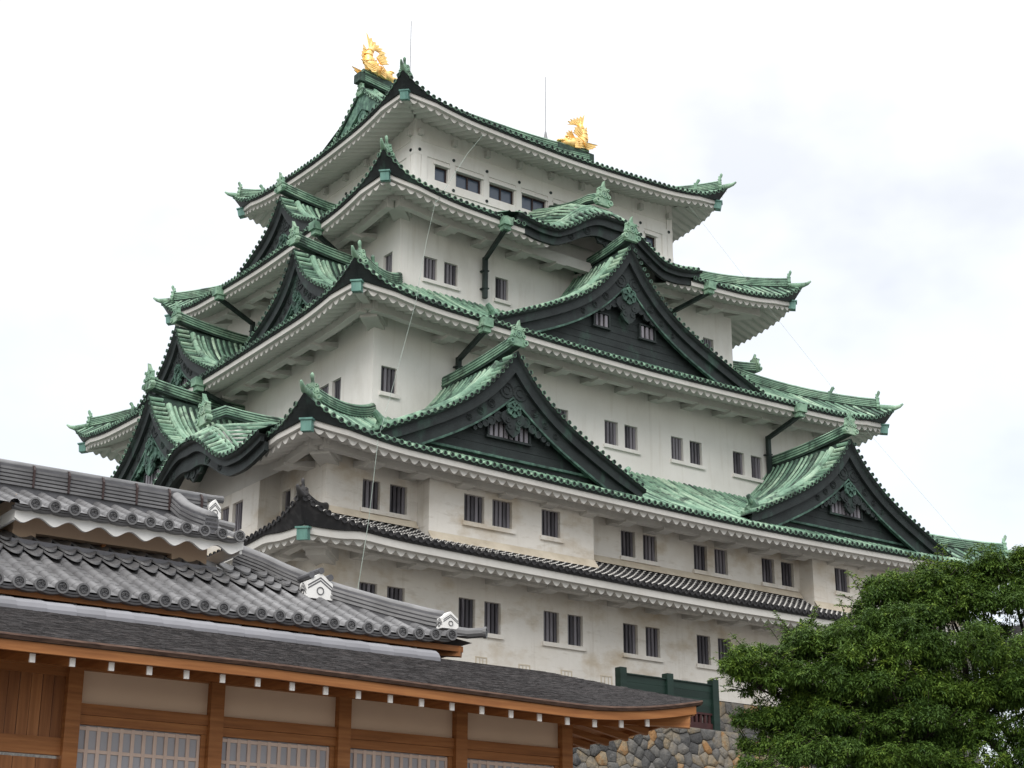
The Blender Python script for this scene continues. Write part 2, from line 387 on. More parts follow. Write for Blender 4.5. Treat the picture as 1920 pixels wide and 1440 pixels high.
    # hips on the corners
    for sx in (-1, 1):
        for sy in (-1, 1):
            rf = Roof(k, 'R' if sy < 0 else 'B'); sgx = sx if sy < 0 else -sx
            te1 = 1.0 if k < 5 else .37
            def hp(t): return rf.pt(sgx * rf.xmax(t), t)
            path = [hp(te1 * lerp(.11, 1, i / 10)) for i in range(11)]
            hb = MB(); hb.smooth = False
            q_ = 1 if metal else .78
            layered(hb, path, .40 * q_, .46 * q_, 4, 0, 1)
            hob = hb.build('hip_ridge', ['patina', 'pansheet'] if metal else ['oldtile', 'oldtile'], ro)
            d = (hp(0) - hp(.12)); dh = V((d.x, d.y, 0)).normalized(); sd_ = dh.cross(V((0, 0, 1)))
            fb = MB(); fb.tint = .68
            finial(fb, path[0] + dh * .05 + V((0, 0, .04)), dh, .58 if metal else .46, knob=True)
            # tip tile sweeping up past the corner
            tip = hp(0)
            pth = [hp(te1 * .13) + V((0, 0, .06)), hp(te1 * .06) + V((0, 0, .08)), tip + V((0, 0, .10)), tip + dh * .24 + V((0, 0, .17)), tip + dh * .42 + V((0, 0, .30))]
            fb.smooth = True; tube(fb, pth, [.15, .15, .13, .09, .05], 8); fb.smooth = False
            if metal and sx * sy > 0 or sx < 0: pass
            fb.build('corner_finial', ['patina' if metal else 'oldtile', 'verdigris' if metal else 'oldtile'], ro)
            if k in (3, 5):
                # second, lower ornament part way up the hip
                q = hp(te1 * .40); gb = MB(); gb.tint = .45
                tube(gb, [q + V((0, 0, .45)), q + dh * .10 + V((0, 0, .62)), q + dh * .2 + V((0, 0, .78)), q + dh * .2 + V((0, 0, .84))], [.10, .08, .10, .04], 8)
                box(gb, lambda a, b, c: q + sd_ * a + dh * b + V((0, 0, c)), -.2, .2, -.08, .10, .1, .55)
                gb.build('hip_ornament', ['patina'], ro)
            # hip beam with a copper nose
            cx, cy = sx * (HA[k] - .2), sy * (HB[k] - .2)
            e0 = V((sx * (HA[k] + OV[k] - .50), sy * (HB[k] + OV[k] - .50), ZT[k] - (1.08 if k > 1 else 1.22)))
            e1 = V((cx, cy, ZT[k] - .72))
            if k == 5: e1.z += .2
            bb = MB(); bar(bb, e0, e1, .34, .42)
            if k < 5 and sy < 0 or k < 5 and sx < 0:
                c0 = V((sx * (HA[k] + 1.05), sy * (HB[k] + 1.05), ZT[k] - 1.12)); c1 = V((sx * (HA[k] - .3), sy * (HB[k] - .3), ZT[k] - 1.22))
                bar(bb, c0, c1, .95, .42)
                bar(bb, c0 + V((-sx * .25, -sy * .25, -.3)), c1 + V((0, 0, -.25)), .75, .3)
            bb.build('hip_beam', ['eave'], ro)
            nb = MB(); bar(nb, e0 + (e0 - e1).normalized() * .26, e0 - (e0 - e1).normalized() * .12, .40, .42)
            bar(nb, e0 + (e0 - e1).normalized() * .34 + V((0, 0, .24)), e0 - (e0 - e1).normalized() * .1 + V((0, 0, .24)), .5, .07)
            nb.build('beam_nose_cap', ['nose'], ro)
    # beam and cantilever brackets under the eave
    for side in 'RL':
        rf = Roof(k, side); F = rf.F; a = rf.wall_a; ww = rf.wall_w
        zb = ZC[k] - .36 - .12
        if k < 5:
            for j in range(-9, 10):
                x = j * 2.09
                if abs(x) > a - 1.2 or (k == 2 and any(q0 < x < q1 for q0, q1 in GAPS.get((k, side), []))): continue
                zz = rf.z(x, 0) - ZC[k] + zb
                bk = MB(); w1, w2 = ww - .05, ww + 1.36
                pr = [F(x - .30, w1, zz + .3), F(x - .30, w1, zz + .02), F(x - .30, ww + .6, zz - .02), F(x - .30, ww + .82, zz - .15), F(x - .30, w2, zz - .11), F(x - .30, w2, zz + .0)]
                prism(bk, pr, F(.60, 0, 0) - F(0, 0, 0)); bk.build('eave_bracket', ['eave'], ro)
            cuts = [-a - .9] + ([] if k == 4 else [q for g_ in sorted(GAPS.get((k, side), [])) for q in g_]) + [a + .9]
            for c0, c1 in zip(cuts[::2], cuts[1::2]):
                bm = MB(); vs = []; n3 = 30
                for i in range(n3 + 1):
                    x = lerp(c0, c1, i / n3); zz = rf.z(min(max(x, -a), a), 0) - ZC[k] + zb
                    vs += [F(x, ww + .95, zz - .02), F(x, ww + 1.3, zz - .02), F(x, ww + 1.3, zz + .5), F(x, ww + .95, zz + .5)]
                bm.add(vs, [(i * 4 + j, i * 4 + (j + 1) % 4, i * 4 + 4 + (j + 1) % 4, i * 4 + 4 + j) for i in range(n3) for j in range(4)] + [(0, 1, 2, 3), tuple(range(n3 * 4, n3 * 4 + 4))])
                bm.build('eave_beam', ['eave'], ro)
        else:
            for j in range(-4, 5):
                x = j * 2.05
                if abs(x) > a - .2: continue
                bk = MB(); box(bk, F, x - .12, x + .12, ww - .02, ww + .26, zb + .12, zb + .45); bk.build('eave_bracket', ['eave'], ro)
    return ro

def finial(mb, o, d, s, knob=False):
    """ridge-end ornament: crest plate with scrolls and boss; knob = round-headed tile on top (corners), else a pointed leaf"""
    d = V(d).normalized(); sd = d.cross(V((0, 0, 1))).normalized(); up = V((0, 0, 1))
    G = lambda a, b, c: o + (sd * a + d * b + up * c) * s
    half = [(.50, -.30), (.60, -.05), (.50, .16), (.38, .22), (.44, .42), (.40, .66), (.26, .86), (.12, .95), (.06, 1.12), (0, 1.32)]
    out = half + [(-a, c) for a, c in half[-2::-1]]
    prism(mb, [G(a, -.16 + (.25 * max(0, c - .9) if not knob else 0), c) for a, c in out], d * .22 * s)
    k = mb.m
    for sx in (-1, 1):
        for cx, cz, rr in ((.50, -.05, .18), (.37, .32, .13), (.30, .76, .11)):
            disc(mb, G(sx * cx, .14, cz), sd, up, d, rr * s, 0, 1, n=8, rim=.5, th=.3 * s)
    disc(mb, G(0, .13, .46), sd, up, d, .26 * s, 0, 1, n=12, rim=.78, th=.1)
    disc(mb, G(0, .12, .46), sd, up, d, .15 * s, 0, 1, n=10, rim=.6, th=.08)
    box(mb, lambda a, b, c: G(a, b, c), -.16, .16, -.5, -.1, .0, .5)
    if knob:
        mb.smooth = True
        tube(mb, [G(0, -.1, .9), G(0, .02, 1.12), G(0, .10, 1.28), G(0, .14, 1.46), G(0, .15, 1.6)], [.15 * s, .11 * s, .13 * s, .14 * s, .05 * s], 10)
        mb.smooth = False
    mb.m = k

# ------------------------------------------------------------------ walls with real openings
def wall(mb, F, x0, x1, z0, z1, w, holes, depth=.32):
    xs = sorted({x0, x1, *[h[0] for h in holes], *[h[1] for h in holes]}); xs = [x for x in xs if x0 - 1e-6 <= x <= x1 + 1e-6]
    zs = sorted({z0, z1, *[h[2] for h in holes], *[h[3] for h in holes]})
    idx = {}; vs = []
    def vi(i, j):
        if (i, j) not in idx: idx[i, j] = len(vs); vs.append(F(xs[i], w, zs[j]))
        return idx[i, j]
    fs = []
    for i in range(len(xs) - 1):
        for j in range(len(zs) - 1):
            cx, cz = (xs[i] + xs[i + 1]) / 2, (zs[j] + zs[j + 1]) / 2
            if any(h[0] < cx < h[1] and h[2] < cz < h[3] for h in holes): continue
            fs.append((vi(i, j), vi(i + 1, j), vi(i + 1, j + 1), vi(i, j + 1)))
    mb.add(vs, fs)
    for a, b, c, d in holes:
        q = [(a, c), (b, c), (b, d), (a, d)]
        v = [F(x, w, z) for x, z in q] + [F(x, w - depth, z) for x, z in q]
        mb.add(v, [(i, (i + 1) % 4, (i + 1) % 4 + 4, i + 4) for i in range(4)])
def barred(F, a, b, c, d, w, n=4, parent=None, broad=False):
    mb = MB(); box(mb, F, a - .01, b + .01, w - .36, w - .325, c - .01, d + .01)
    o = mb.build('barred_window', ['hole'], parent or keep)
    bb = MB(); st = (b - a) / n
    for i in range(n):
        bb.tint = rnd(); x = a + st * (i + .5); h = st * .30
        box(bb, F, x - h, x + h, w - .24, w - .13, c, d)
    bb.build('window_bars', ['bars'], o)
def sill(F, a, b, z, w):
    mb = MB(); box(mb, F, a - .1, b + .1, w - .005, w + .12, z - .17, z); mb.build('window_sill', ['stained' if z < 20 else 'plaster'], keep)
def bays(name, lst, zb, zt): return [(a, b, zb, zt) for a, b in lst]
def pairs(xs, wd=.80, gap=1.24): return [(x, x + wd) for c in xs for x in (c, c + gap)]

HO = {}
HO[1, 'R'] = bays('', pairs([-16.57, -12.02, -7.83, -3.63, .53, 4.72, 8.9, 13.1]), 14.56, 15.84)
HO[1, 'L'] = bays('', pairs([-14.4, 10.0, 3, -3]), 14.56, 15.84)
HO[2, 'R'] = bays('', pairs([-16.56, -3.65, .53, 4.69, 15.6]), 18.70, 19.87)
HO[2, 'L'] = bays('', [(12.45, 13.1), (13.4, 14.2), (-3.3, -2.5), (2.4, 3.2)], 18.70, 19.82)
HO[3, 'R'] = bays('', [(-13.27, -12.48), (-5.1, -4.3), (-3.9, -3.1), (-.94, -.12), (.28, 1.08), (3.2, 3.98), (4.41, 5.2), (7.28, 8.05), (8.52, 9.3), (12.2, 13.0)], 25.26, 26.46)
HO[3, 'L'] = bays('', [(8.25, 9.0), (7.08, 7.95), (-9.0, -8.2), (-7.9, -7.1)], 25.4, 26.6)
HO[4, 'R'] = bays('', [(-9.2, -8.45), (-8.05, -7.28), (-5.07, -4.3), (4.3, 5.07), (7.28, 8.05), (8.45, 9.2)], 32.55, 33.71)
HO[4, 'L'] = bays('', [(7.2, 7.98), (-7.9, -7.2)], 32.6, 33.8)
W5 = [(-7.23, -6.45)] + [(-5.95 + 2.06 * i, -4.38 + 2.06 * i) for i in range(6)] + [(6.55, 7.3)]
HO[5, 'R'] = bays('', W5, 39.10, 39.93)
ZW = {1: (13.1, 17.2), 2: (17.2, 21.3), 3: (23.2, 29.2), 4: (30.6, 36.2), 5: (36.4, 42.3)}
for k in range(1, 6):
    mb = MB(); mb.m = 0
    for side in 'RLXB':
        lng = side in 'RB'; a = HA[k] if lng else HB[k]; w = HB[k] if lng else HA[k]
        wall(mb, SIDES[side], -a, a, *ZW[k], w, HO.get((k, side), []))
    # corner trims
    for sx in (-1, 1):
        for sy in (-1, 1):
            if k < 4:
                x, y = sx * (HA[k] - .145), sy * (HB[k] - .145)
                box(mb, lambda p, q, z: V((p, q, z)), x - .17, x + .17, y - .17, y + .17, ZW[k][0] + .02, ZW[k][1] - .05)
    mb.build('storey_wall', ['stained' if k < 3 else 'plaster'], keep)
    for side in 'RL':
        F = SIDES[side]; w = HB[k] if side == 'R' else HA[k]
        hs = HO.get((k, side), [])
        if k < 5:
            for h in hs: barred(F, *h, w)
            done = set()
            for i, h in enumerate(hs):
                if i in done: continue
                j = i + 1
                if j < len(hs) and abs(hs[j][0] - h[1]) < .6: done.add(j); sill(F, h[0], hs[j][1], h[2], w)
                elif j < len(hs) and abs(h[0] - hs[j][1]) < .6: done.add(j); sill(F, hs[j][0], h[1], h[2], w)
                else: sill(F, h[0], h[1], h[2], w)
# projecting bays of the second storey
def bay(F, x0, x1, w, off, holes, zb):
    mb = MB(); wall(mb, F, x0, x1, zb, 20.95, w + off, holes)
    for x in (x0, x1):
        mb.add([F(x, w - .1, zb), F(x, w + off, zb), F(x, w + off, 20.95), F(x, w - .1, 20.95)], [(0, 1, 2, 3)])
    # cream flashing where the wall meets the tiles
    mb.m = 1
    n = 24; vs = []
    for i in range(n + 1):
        x = lerp(x0 - .05, x1 + .05, i / n); vs += [F(x, w + off + .004, zb + .32), F(x, w + off + .28, zb - .06)]
    mb.add(vs, [(2 * i, 2 * i + 1, 2 * i + 3, 2 * i + 2) for i in range(n)])
    mb.build('projecting_bay', ['stained', 'cream'], keep)
    for h in holes: barred(F, *h, w + off, n=5)
bay(SR, -14.05, -5.85, HB[2], .85, bays('', [(-12.40, -11.42), (-11.03, -10.05), (-8.56, -7.6)], 18.66, 19.80), 17.72)
sill(SR, -12.40, -10.05, 18.66, HB[2] + .85); sill(SR, -8.56, -7.6, 18.66, HB[2] + .85)
bay(SR, 7.1, 15.2, HB[2], .85, bays('', [(8.55, 9.5), (11.0, 11.95), (12.25, 13.2)], 18.66, 19.80), 17.72)
sill(SR, 8.55, 9.5, 18.66, HB[2] + .85); sill(SR, 11.0, 13.2, 18.66, HB[2] + .85)
bay(SL, 7.1, 12.25, HA[2], .92, bays('', [(8.95, 9.75), (10.05, 10.92)], 18.5, 19.72), 17.72)
bay(SL, -12.25, -7.1, HA[2], .92, bays('', [(-10.9, -10.0), (-9.7, -8.9)], 18.5, 19.72), 17.72)
# cream flashing along the recessed second-storey wall
for F, w, segs in ((SR, HB[2], [(-18.2, -14.1), (-5.8, 7.05), (15.3, 18.2)]), (SL, HA[2], [(-15.85, -12.3), (-7.05, 7.05), (12.3, 15.85)])):
    rf = Roof(1, 'R' if F is SR else 'L')
    for x0, x1 in segs:
        mb = MB(); n = 20; vs = []
        for i in range(n + 1):
            x = lerp(x0, x1, i / n); zz = rf.z(x, .93)
            vs += [F(x, w + .01, zz + .42), F(x, w + .04, zz + .40), F(x, w + .24, zz + .08)]
        mb.add(vs, [(3 * i + j, 3 * i + j + 1, 3 * i + j + 4, 3 * i + j + 3) for i in range(n) for j in range(2)])
        mb.build('plaster_flashing', ['cream'], keep)

# ------------------------------------------------------------------ top storey trim
for side in 'RL':
    F = SIDES[side]; a, w = (HA[5], HB[5]) if side == 'R' else (HB[5], HA[5])
    mb = MB()
    ex = .06 if side == 'R' else -.025
    box(mb, F, -a - ex, a + ex, w - .02, w + .06, 40.22, 40.62)
    box(mb, F, -a - ex, a + ex, w - .02, w + .06, 38.62, 39.0)
    box(mb, F, -a - ex, a + ex, w - .02, w + .03, 41.0, 41.03)
    if side == 'R':
        ed = [-7.9] + [(W5[i][1] + W5[i + 1][0]) / 2 for i in range(len(W5) - 1)] + [7.9]
        for x in ed: box(mb, F, x - .17, x + .17, w - .02, w + .055, 39.0, 40.22)
        for h in W5: box(mb, F, h[0] - .1, h[1] + .1, w - .02, w + .1, 39.93, 40.06)
    else:
        for x in (-5.9, -3.8, -1.9, 0, 1.9, 3.8, 5.9): box(mb, F, x - .17, x + .17, w - .02, w + .055, 39.0, 40.22)
    for sx in (-1, 1): box(mb, F, sx * (a - .14) - (.19 if side == 'R' or sx < 0 else .17), sx * (a - .14) + (.19 if side == 'R' or sx > 0 and False else .17), w - .02, w + (.05 if side == 'R' else .045), 36.6, 42.2)
    mb.build('wall_moulding', ['plaster'], keep)
    for j in range(-4, 5):
        for z in (40.46, 38.80):
            x = j * 2.05
            if abs(x) > a: x = sgn(x) * (a - .28)
            sb = MB(); disc(sb, F(x, w + .10, z), F(1, 0, 0) - F(0, 0, 0), V((0, 0, 1)), F(0, 1, 0) - F(0, 0, 0), .085, 0, 0, n=8)
            sb.build('wall_stud', ['pipe'], keep)
for a, b in W5:
    mb = MB(); w = HB[5]; box(mb, SR, a, b, w - .22, w - .20, 39.1, 39.93)
    o = mb.build('glazed_window', ['glass'], keep)
    fb = MB()
    for x0, x1, z0, z1 in ((a, a + .07, 39.1, 39.93), (b - .07, b, 39.1, 39.93), (a + .07, b - .07, 39.1, 39.17), (a + .07, b - .07, 39.86, 39.93)):
        box(fb, SR, x0, x1, w - .2, w - .13, z0, z1)
    if b - a > 1: box(fb, SR, (a + b) / 2 - .04, (a + b) / 2 + .04, w - .2, w - .135, 39.17, 39.86)
    fb.build('window_frame', ['winframe'], o)

roofs = {k: build_roof(k) for k in (1, 2, 3, 4, 5)}

# ------------------------------------------------------------------ gables
def gable(side, xc, hw, w0, w1, zf, za, name='dormer_gable', curve=(.62, .38, 5.5), wins=(), kara=False, rise=0.0, panel_w=.75, bw=(1.0, .85, 1.2), top=None, fin=.78, base=None, relief=True):
    F0 = SIDES[side]; F = lambda x, w, z: F0(x + xc, w, z)
    sv = F(1, 0, 0) - F(0, 0, 0); ov = F(0, 1, 0) - F(0, 0, 0); up = V((0, 0, 1))
    H = za - zf
    if kara: zf0, zf = zf, 0.0
    def zc(x):
        v = min(1, abs(x) / hw)
        if kara:
            q = min(1, max(0, (abs(x) - .45) / 3.2)); s_ = q * q * (3 - 2 * q)
            return zf + H * (1 - s_) - .10 * math.sin(math.pi * min(1, max(0, (v - .5) / .5))) + .12 * max(0, v - .75) * 4 * H / 1.6
        a, b, p = curve
        return zf + H * (a * (1 - v) + b * (1 - v) ** p)
    rfm = Roof(int(kara), side) if kara else None
    kup = .45 if kara == 4 else .16
    if kara:
        hump = zc
        def zz(x, w):
            t = (rfm.w0 - w) / (rfm.w0 - rfm.w1)
            return rfm.z(x + xc, t) + kup + max(-.30, hump(x) * (1 + .36 / H * max(0, min(1.6, w0 - w))) - .40 * max(0, w0 - w - 1.6))
        zc = lambda x: zz(x, w0)
    else:
        def zz(x, w): return zc(x) + (w0 - w) * rise
    def wend(x): return max(w1, rfm.w(rfm.tend(x + xc))) if kara else w1
    def nrm(x):
        e = .02; d = (zc(x + e) - zc(x - e)) / (2 * e); return (sv * -d + up).normalized()
    mb = MB(); mb.tint = .5
    nv = 28; xs = []
    for i in range(-nv, nv + 1):
        v = i / nv; xs.append(hw * sgn(v) * (abs(v) ** (1.0 if kara else 1.15)))
    # pan sheet
    mb.m = 1; mb.smooth = True
    ws = [w0, (w0 + w1) / 2, w1]; vs = []
    for x in xs:
        we = min(wend(x), w0 - .3)
        vs += [F(x, w, zz(x, w)) for w in (w0, (w0 + we) / 2, we)]
    mb.add(vs, [(i * 3 + j, i * 3 + j + 1, i * 3 + j + 4, i * 3 + j + 3) for i in range(len(xs) - 1) for j in range(2)])
    # underside sheet a little below, dark
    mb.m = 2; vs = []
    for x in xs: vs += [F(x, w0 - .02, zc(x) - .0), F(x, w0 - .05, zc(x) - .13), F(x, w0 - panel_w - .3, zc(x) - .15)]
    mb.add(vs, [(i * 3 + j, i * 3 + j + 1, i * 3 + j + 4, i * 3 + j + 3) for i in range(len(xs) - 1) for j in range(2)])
    mb.smooth = False; mb.m = 0
    # arc length stations
    st = [0.0]; L = 400; px = 0; lens = [0.0]
    for i in range(1, L + 1):
        x = hw * i / L; lens.append(lens[-1] + math.hypot(hw / L, zc(x) - zc(px))); px = x
    def at(s_):
        lo = 0
        import bisect
        i = min(L, bisect.bisect(lens, s_)); return hw * i / L
    tot = lens[-1]
    # verge tiles: short round tiles crossing the verge
    for sx in (-1, 1):
        n = int(tot / .335)
        for i in range(1, n):
            x = sx * at(tot * i / n); mb.tint = rnd(); nn = nrm(x); tg = nn.cross(ov).normalized()
            a = F(x, w0 + .06, zc(x)) + nn * .02; b = F(x, w0 - .66, zz(x, w0 - .66)) + nn * .07
            halftube(mb, [a, b], tg, .095, nn)
            mb.tint = .05 + .2 * rnd(); disc(mb, a + nn * .02, tg, nn, ov, .100, 0, 2, n=8, rim=.82)
    # tiles down the slope
    if not kara:
        w = w0 - 1.75
        while w > w1:
            for sx in (-1, 1):
                mb.tint = rnd()
                path = [F(sx * hw * v, w, zz(sx * hw * v, w)) for v in (.03, .07, .13, .2, .3, .42, .56, .72, .88, 1)]
                halftube(mb, path, ov, .088)
            w -= .33
    else:
        x = -hw + .2
        while x < hw:
            mb.tint = rnd(); nn = nrm(x)
            we = wend(x)
            path = [F(x, lerp(w0 - 1.0, we, q / 3), zz(x, lerp(w0 - 1.0, we, q / 3))) for q in range(4)]
            if we < w0 - 1.7: halftube(mb, path, nn.cross(ov).normalized(), .085, nn); x += .33 * nn.z
    g = mb.build(name, ['patina', 'pansheet', 'dark'], keep)
    # descending ridges behind the verge
    rb = MB()
    vv = [.045, .09, .14, .2, .28, .37, .47, .58, .7, .82, .92] if not kara else [i / 16 for i in range(0, 16)]
    offs = ((.86, .24, .28), (1.18, .12, .17), (1.45, .12, .17)) if not kara else ((.62, .12, .12), (.82, .10, .10), (1.02, .10, .10))
    for sx in (-1, 1):
        for dw, wd, ht in offs:
            rb.tint = .55 + .2 * rnd()
            path = [F(sx * hw * v, w0 - dw, zz(sx * hw * v, w0 - dw)) for v in vv]
            vs = []; n = 7
            for p, v in zip(path, vv):
                nn = nrm(sx * hw * max(v, .02)); 
                vs += [p + ov * a * wd + nn * b * ht for a, b in ((-.6, -.1), (-.55, .55), (-.35, .9), (0, 1), (.35, .9), (.55, .55), (.6, -.1))]
            rb.add(vs, [(i * n + j, i * n + j + 1, (i + 1) * n + j + 1, (i + 1) * n + j) for i in range(len(vv) - 1) for j in range(n - 1)] + [list(range(n)), list(range(len(vs) - n, len(vs)))])
        if not kara and fin:
            x = sx * hw * .88; q = F(x, w0 - .66, zz(x, w0 - .66)); dd = (F(x + sx, 0, 0) - F(x, 0, 0))
            rb.tint = .3
            tube(rb, [q + up * .22, q + dd * .2 + up * .42, q + dd * .42 + up * .66], [.16, .15, .10], 8)
            prism(rb, [q + ov * a + up * b for a, b in ((-.26, -.1), (-.3, .2), (-.18, .42), (.18, .42), (.3, .2), (.26, -.1))], dd * .2)
    rb.build('descending_ridge', ['patina'], g)
    # barge boards
    bb = MB(); bb.tint = .45
    xb = [hw * .985 * i / 40 for i in range(41)]
    def bot(x):
        x = abs(x)
        if kara: return zc(x) - .13 - (bw[0] + bw[1] * math.exp(-(x / bw[2]) ** 2))
        return zc(x) - .13 - (bw[0] + bw[1] * math.exp(-x / bw[2])) * (1 - .25 * max(0, x / hw - .8) / .2)
    for sx in (-1, 1):
        for (wa, wb, ft, fb_) in ((w0 - .16, w0 - .32, .0, .42), (w0 - .34, w0 - .52, .40, 1.0)):
            vs = []
            for x in xb:
                zt_, zb_ = zc(x) - .12, bot(x)
                z1, z0 = lerp(zt_, zb_, ft), lerp(zt_, zb_, fb_)
                X = sx * x
                vs += [F(X, wa, z1), F(X, wa, z0), F(X, wb, z0), F(X, wb, z1)]
            bb.add(vs, [(i * 4 + j, i * 4 + (j + 1) % 4, i * 4 + 4 + (j + 1) % 4, i * 4 + 4 + j) for i in range(40) for j in range(4)] + [(160, 161, 162, 163)])
    bb.m = 1
    for sx in (-1, 1):                                                # thin worn edge along the board's lower rim
        vs = []
        for x in xb:
            X = sx * x; z0 = bot(x); vs += [F(X, w0 - .33, z0 + .07), F(X, w0 - .33, z0 - .03), F(X, w0 - .50, z0 - .03)]
        bb.add(vs, [(i * 3 + j, i * 3 + j + 1, i * 3 + 4 + j, i * 3 + 3 + j) for i in range(40) for j in range(2)])
    # scroll relief on the boards
    if relief:
        bb.m = 2
        for sx in (-1, 1):
            for fx, rr in ((.05, .34), (.16, .17), (.24, .14), (.32, .12)) if not kara else ((.25, .2), (.42, .14)):
                x = sx * hw * fx; c = F(x, w0 - .325, lerp(zc(x) - .12, bot(x), .66))
                tube(bb, [c + (sv * math.cos(q) + up * math.sin(q)) * rr for q in [i * .5 for i in range(13)]], .025, 4)
                tube(bb, [c + (sv * math.cos(q) + up * math.sin(q)) * rr * .5 for q in [i * .6 for i in range(10)]], .02, 4)
    bb.build('barge_board', ['dark', 'dark' if kara else 'verdigris', 'dark'], g)
    # gable wall
    if not kara:
        pw = w0 - panel_w; pb = MB(); zb = (base if base is not None else zf) - .5
        vs = []; xp = [-hw * .95 + 2 * hw * .95 * i / 40 for i in range(41)]
        hol = []
        for x in xp: vs += [F(x, pw, zb), F(x, pw, max(zb, zc(x) - .16))]
        pb.add(vs, [(2 * i, 2 * i + 1, 2 * i + 3, 2 * i + 2) for i in range(40)])
        zl = zf + .28                                                  # ledge strips at the foot
        pb.m = 1; box(pb, F, -hw * .62, hw * .62, pw, pw + .14, zl - .06, zl + .04)
        pb.m = 0; z = zl + .45
        while z < za - 1.6:                                            # sheet seams
            xm = hw
            for i in range(100):
                if bot(hw * i / 100) < z: xm = hw * i / 100; break
            if xm > .3: box(pb, F, -xm, xm, pw, pw + .018, z, z + .025)
            z += .36
        pb.build('gable_wall', ['verdigris' if relief == 'green' else 'dark', 'verdigris'], g)
        for a, b, c, d in wins:
            wb_ = MB(); box(wb_, F, a, b, pw + .004, pw + .03, c, d)
            o = wb_.build('gable_window', ['hole'], g)
            fb_ = MB()
            n = max(3, round((b - a) / .27))
            for i in range(n):
                fb_.tint = .6 + .4 * rnd(); x = a + (b - a) * (i + .5) / n; box(fb_, F, x - .07, x + .07, pw + .03, pw + .12, c + .03, d - .03)
            fb_.build('window_bars', ['bars'], o)
            sb = MB()
            for q in ((a - .08, b + .08, d - .01, d + .07), (a - .12, b + .12, c - .08, c + .01), (a - .08, a, c, d), (b, b + .08, c, d)): box(sb, F, q[0], q[1], pw + .002, pw + .16, q[2], q[3])
            sb.build('window_surround', ['dark'], o)
        # pendant ornament
        za_ = bot(0); ob = MB(); sc = min(1.0, hw / 8.5) * 1.0 + .12
        wq = pw + .30
        def sh(pts, cx, cz, s_, th): prism(ob, [F(cx + a * s_, wq, cz + b * s_) for a, b in pts], ov * th)
        body = [(-.12, .1), (-.36, -.05), (-.62, -.22), (-.70, -.50), (-.50, -.72), (-.36, -.78), (-.40, -1.0), (-.22, -1.22), (0, -1.36), (.22, -1.22), (.40, -1.0), (.36, -.78), (.50, -.72), (.70, -.50), (.62, -.22), (.36, -.05), (.12, .1)]
        sh(body, 0, za_ - .55 * sc, sc * .95, .12)
        ob.m = 1
        for i in range(6):
            q = i * math.pi / 3 + math.pi / 6; c = (math.cos(q) * .24 * sc, za_ - .55 * sc + math.sin(q) * .24 * sc)
            disc(ob, F(c[0], wq + .22, c[1]), sv, up, ov, .17 * sc, 1, 1, n=8, rim=.55, th=.12)
        disc(ob, F(0, wq + .28, za_ - .55 * sc), sv, up, ov, .12 * sc, 1, 1, n=8, th=.1)
        ob.m = 0
        for sx in (-1, 1):
            for fx, dz, rr in ((.75, -.95, .26), (1.12, -1.22, .22), (1.45, -1.42, .18), (1.75, -1.6, .14), (2.0, -1.78, .10)):
                c = F(sx * fx * sc, wq + .05, za_ + dz * sc * .92 - .1)
                disc(ob, c, sv, up, ov, rr * sc, 0, 0, n=8, rim=.6, th=.12)
            for fx, dz in ((.3, -1.25), (.22, -1.55)):
                disc(ob, F(sx * fx * sc, wq + .16, za_ + dz * sc * .95 + .1), sv, up, ov, .13 * sc, 0, 0, n=8, rim=.5, th=.1)
        ob.build('gable_pendant', ['dark' if relief != 'green' else 'verdigris', 'verdigris'], g)
    else:
        ob = MB(); wq = w0 - .62; z0 = bot(0)
        pts = [(-1.5, .35), (-1.1, .02), (-.75, .05), (-.6, -.25), (-.3, -.22), (0, -.5), (.3, -.22), (.6, -.25), (.75, .05), (1.1, .02), (1.5, .35)]
        prism(ob, [F(a, wq, z0 + b) for a, b in pts], ov * .1)
        for q in (-.55, 0, .55): disc(ob, F(q, wq + .14, z0 - .02 - (.12 if q == 0 else 0)), sv, up, ov, .2, 0, 0, n=8, rim=.5, th=.1)
        ob.build('gable_pendant', ['dark'], g)
        # plastered wall and ceiling behind the curved board
        pb = MB(); vs = []; hx = 4.35; wv = (rfm.wall_w + .95) if kara == 4 else rfm.wall_w + .925; zlow = zf0 - .62 if kara == 4 else zf0 - .45
        for i in range(41):
            x = -hx + 2 * hx * i / 40; vs += [F(x, wv, zlow), F(x, wv, zz(x, wv) - .2), F(x, w0 - .3, zz(x, w0 - .3) - .24)]
        pb.add(vs, [(i * 3 + j, i * 3 + j + 1, i * 3 + j + 4, i * 3 + j + 3) for i in range(40) for j in range(2)])
        pb.build('gable_wall', ['eave'], g)
    # ridge and ridge-end ornament
    rg = MB(); rg.tint = .5
    wr = w0 - (.85 if kara else .05); n = 8; path = []
    zt_ = zc(0) if kara else za
    for i in range(n + 1):
        w = lerp(wr, w1, i / n); q = 1 - i / n
        path.append(F(0, w, zt_ - .12 + .42 * q ** 2.0 + ((zz(0, w) - zz(0, w0) + .12) if kara else 0)))
    kk = .8 if kara else 1.0
    layered(rg, path, .40 * kk, .46 * kk, 3, 0, 1); rg.build('gable_ridge', ['patina', 'pansheet'], g)
    fb = MB(); fb.tint = .7
    finial(fb, F(0, wr + .05, path[0].z + .12), ov, fin if fin else .8); fb.build('ridge_finial', ['patina', 'verdigris'], g)
    return g

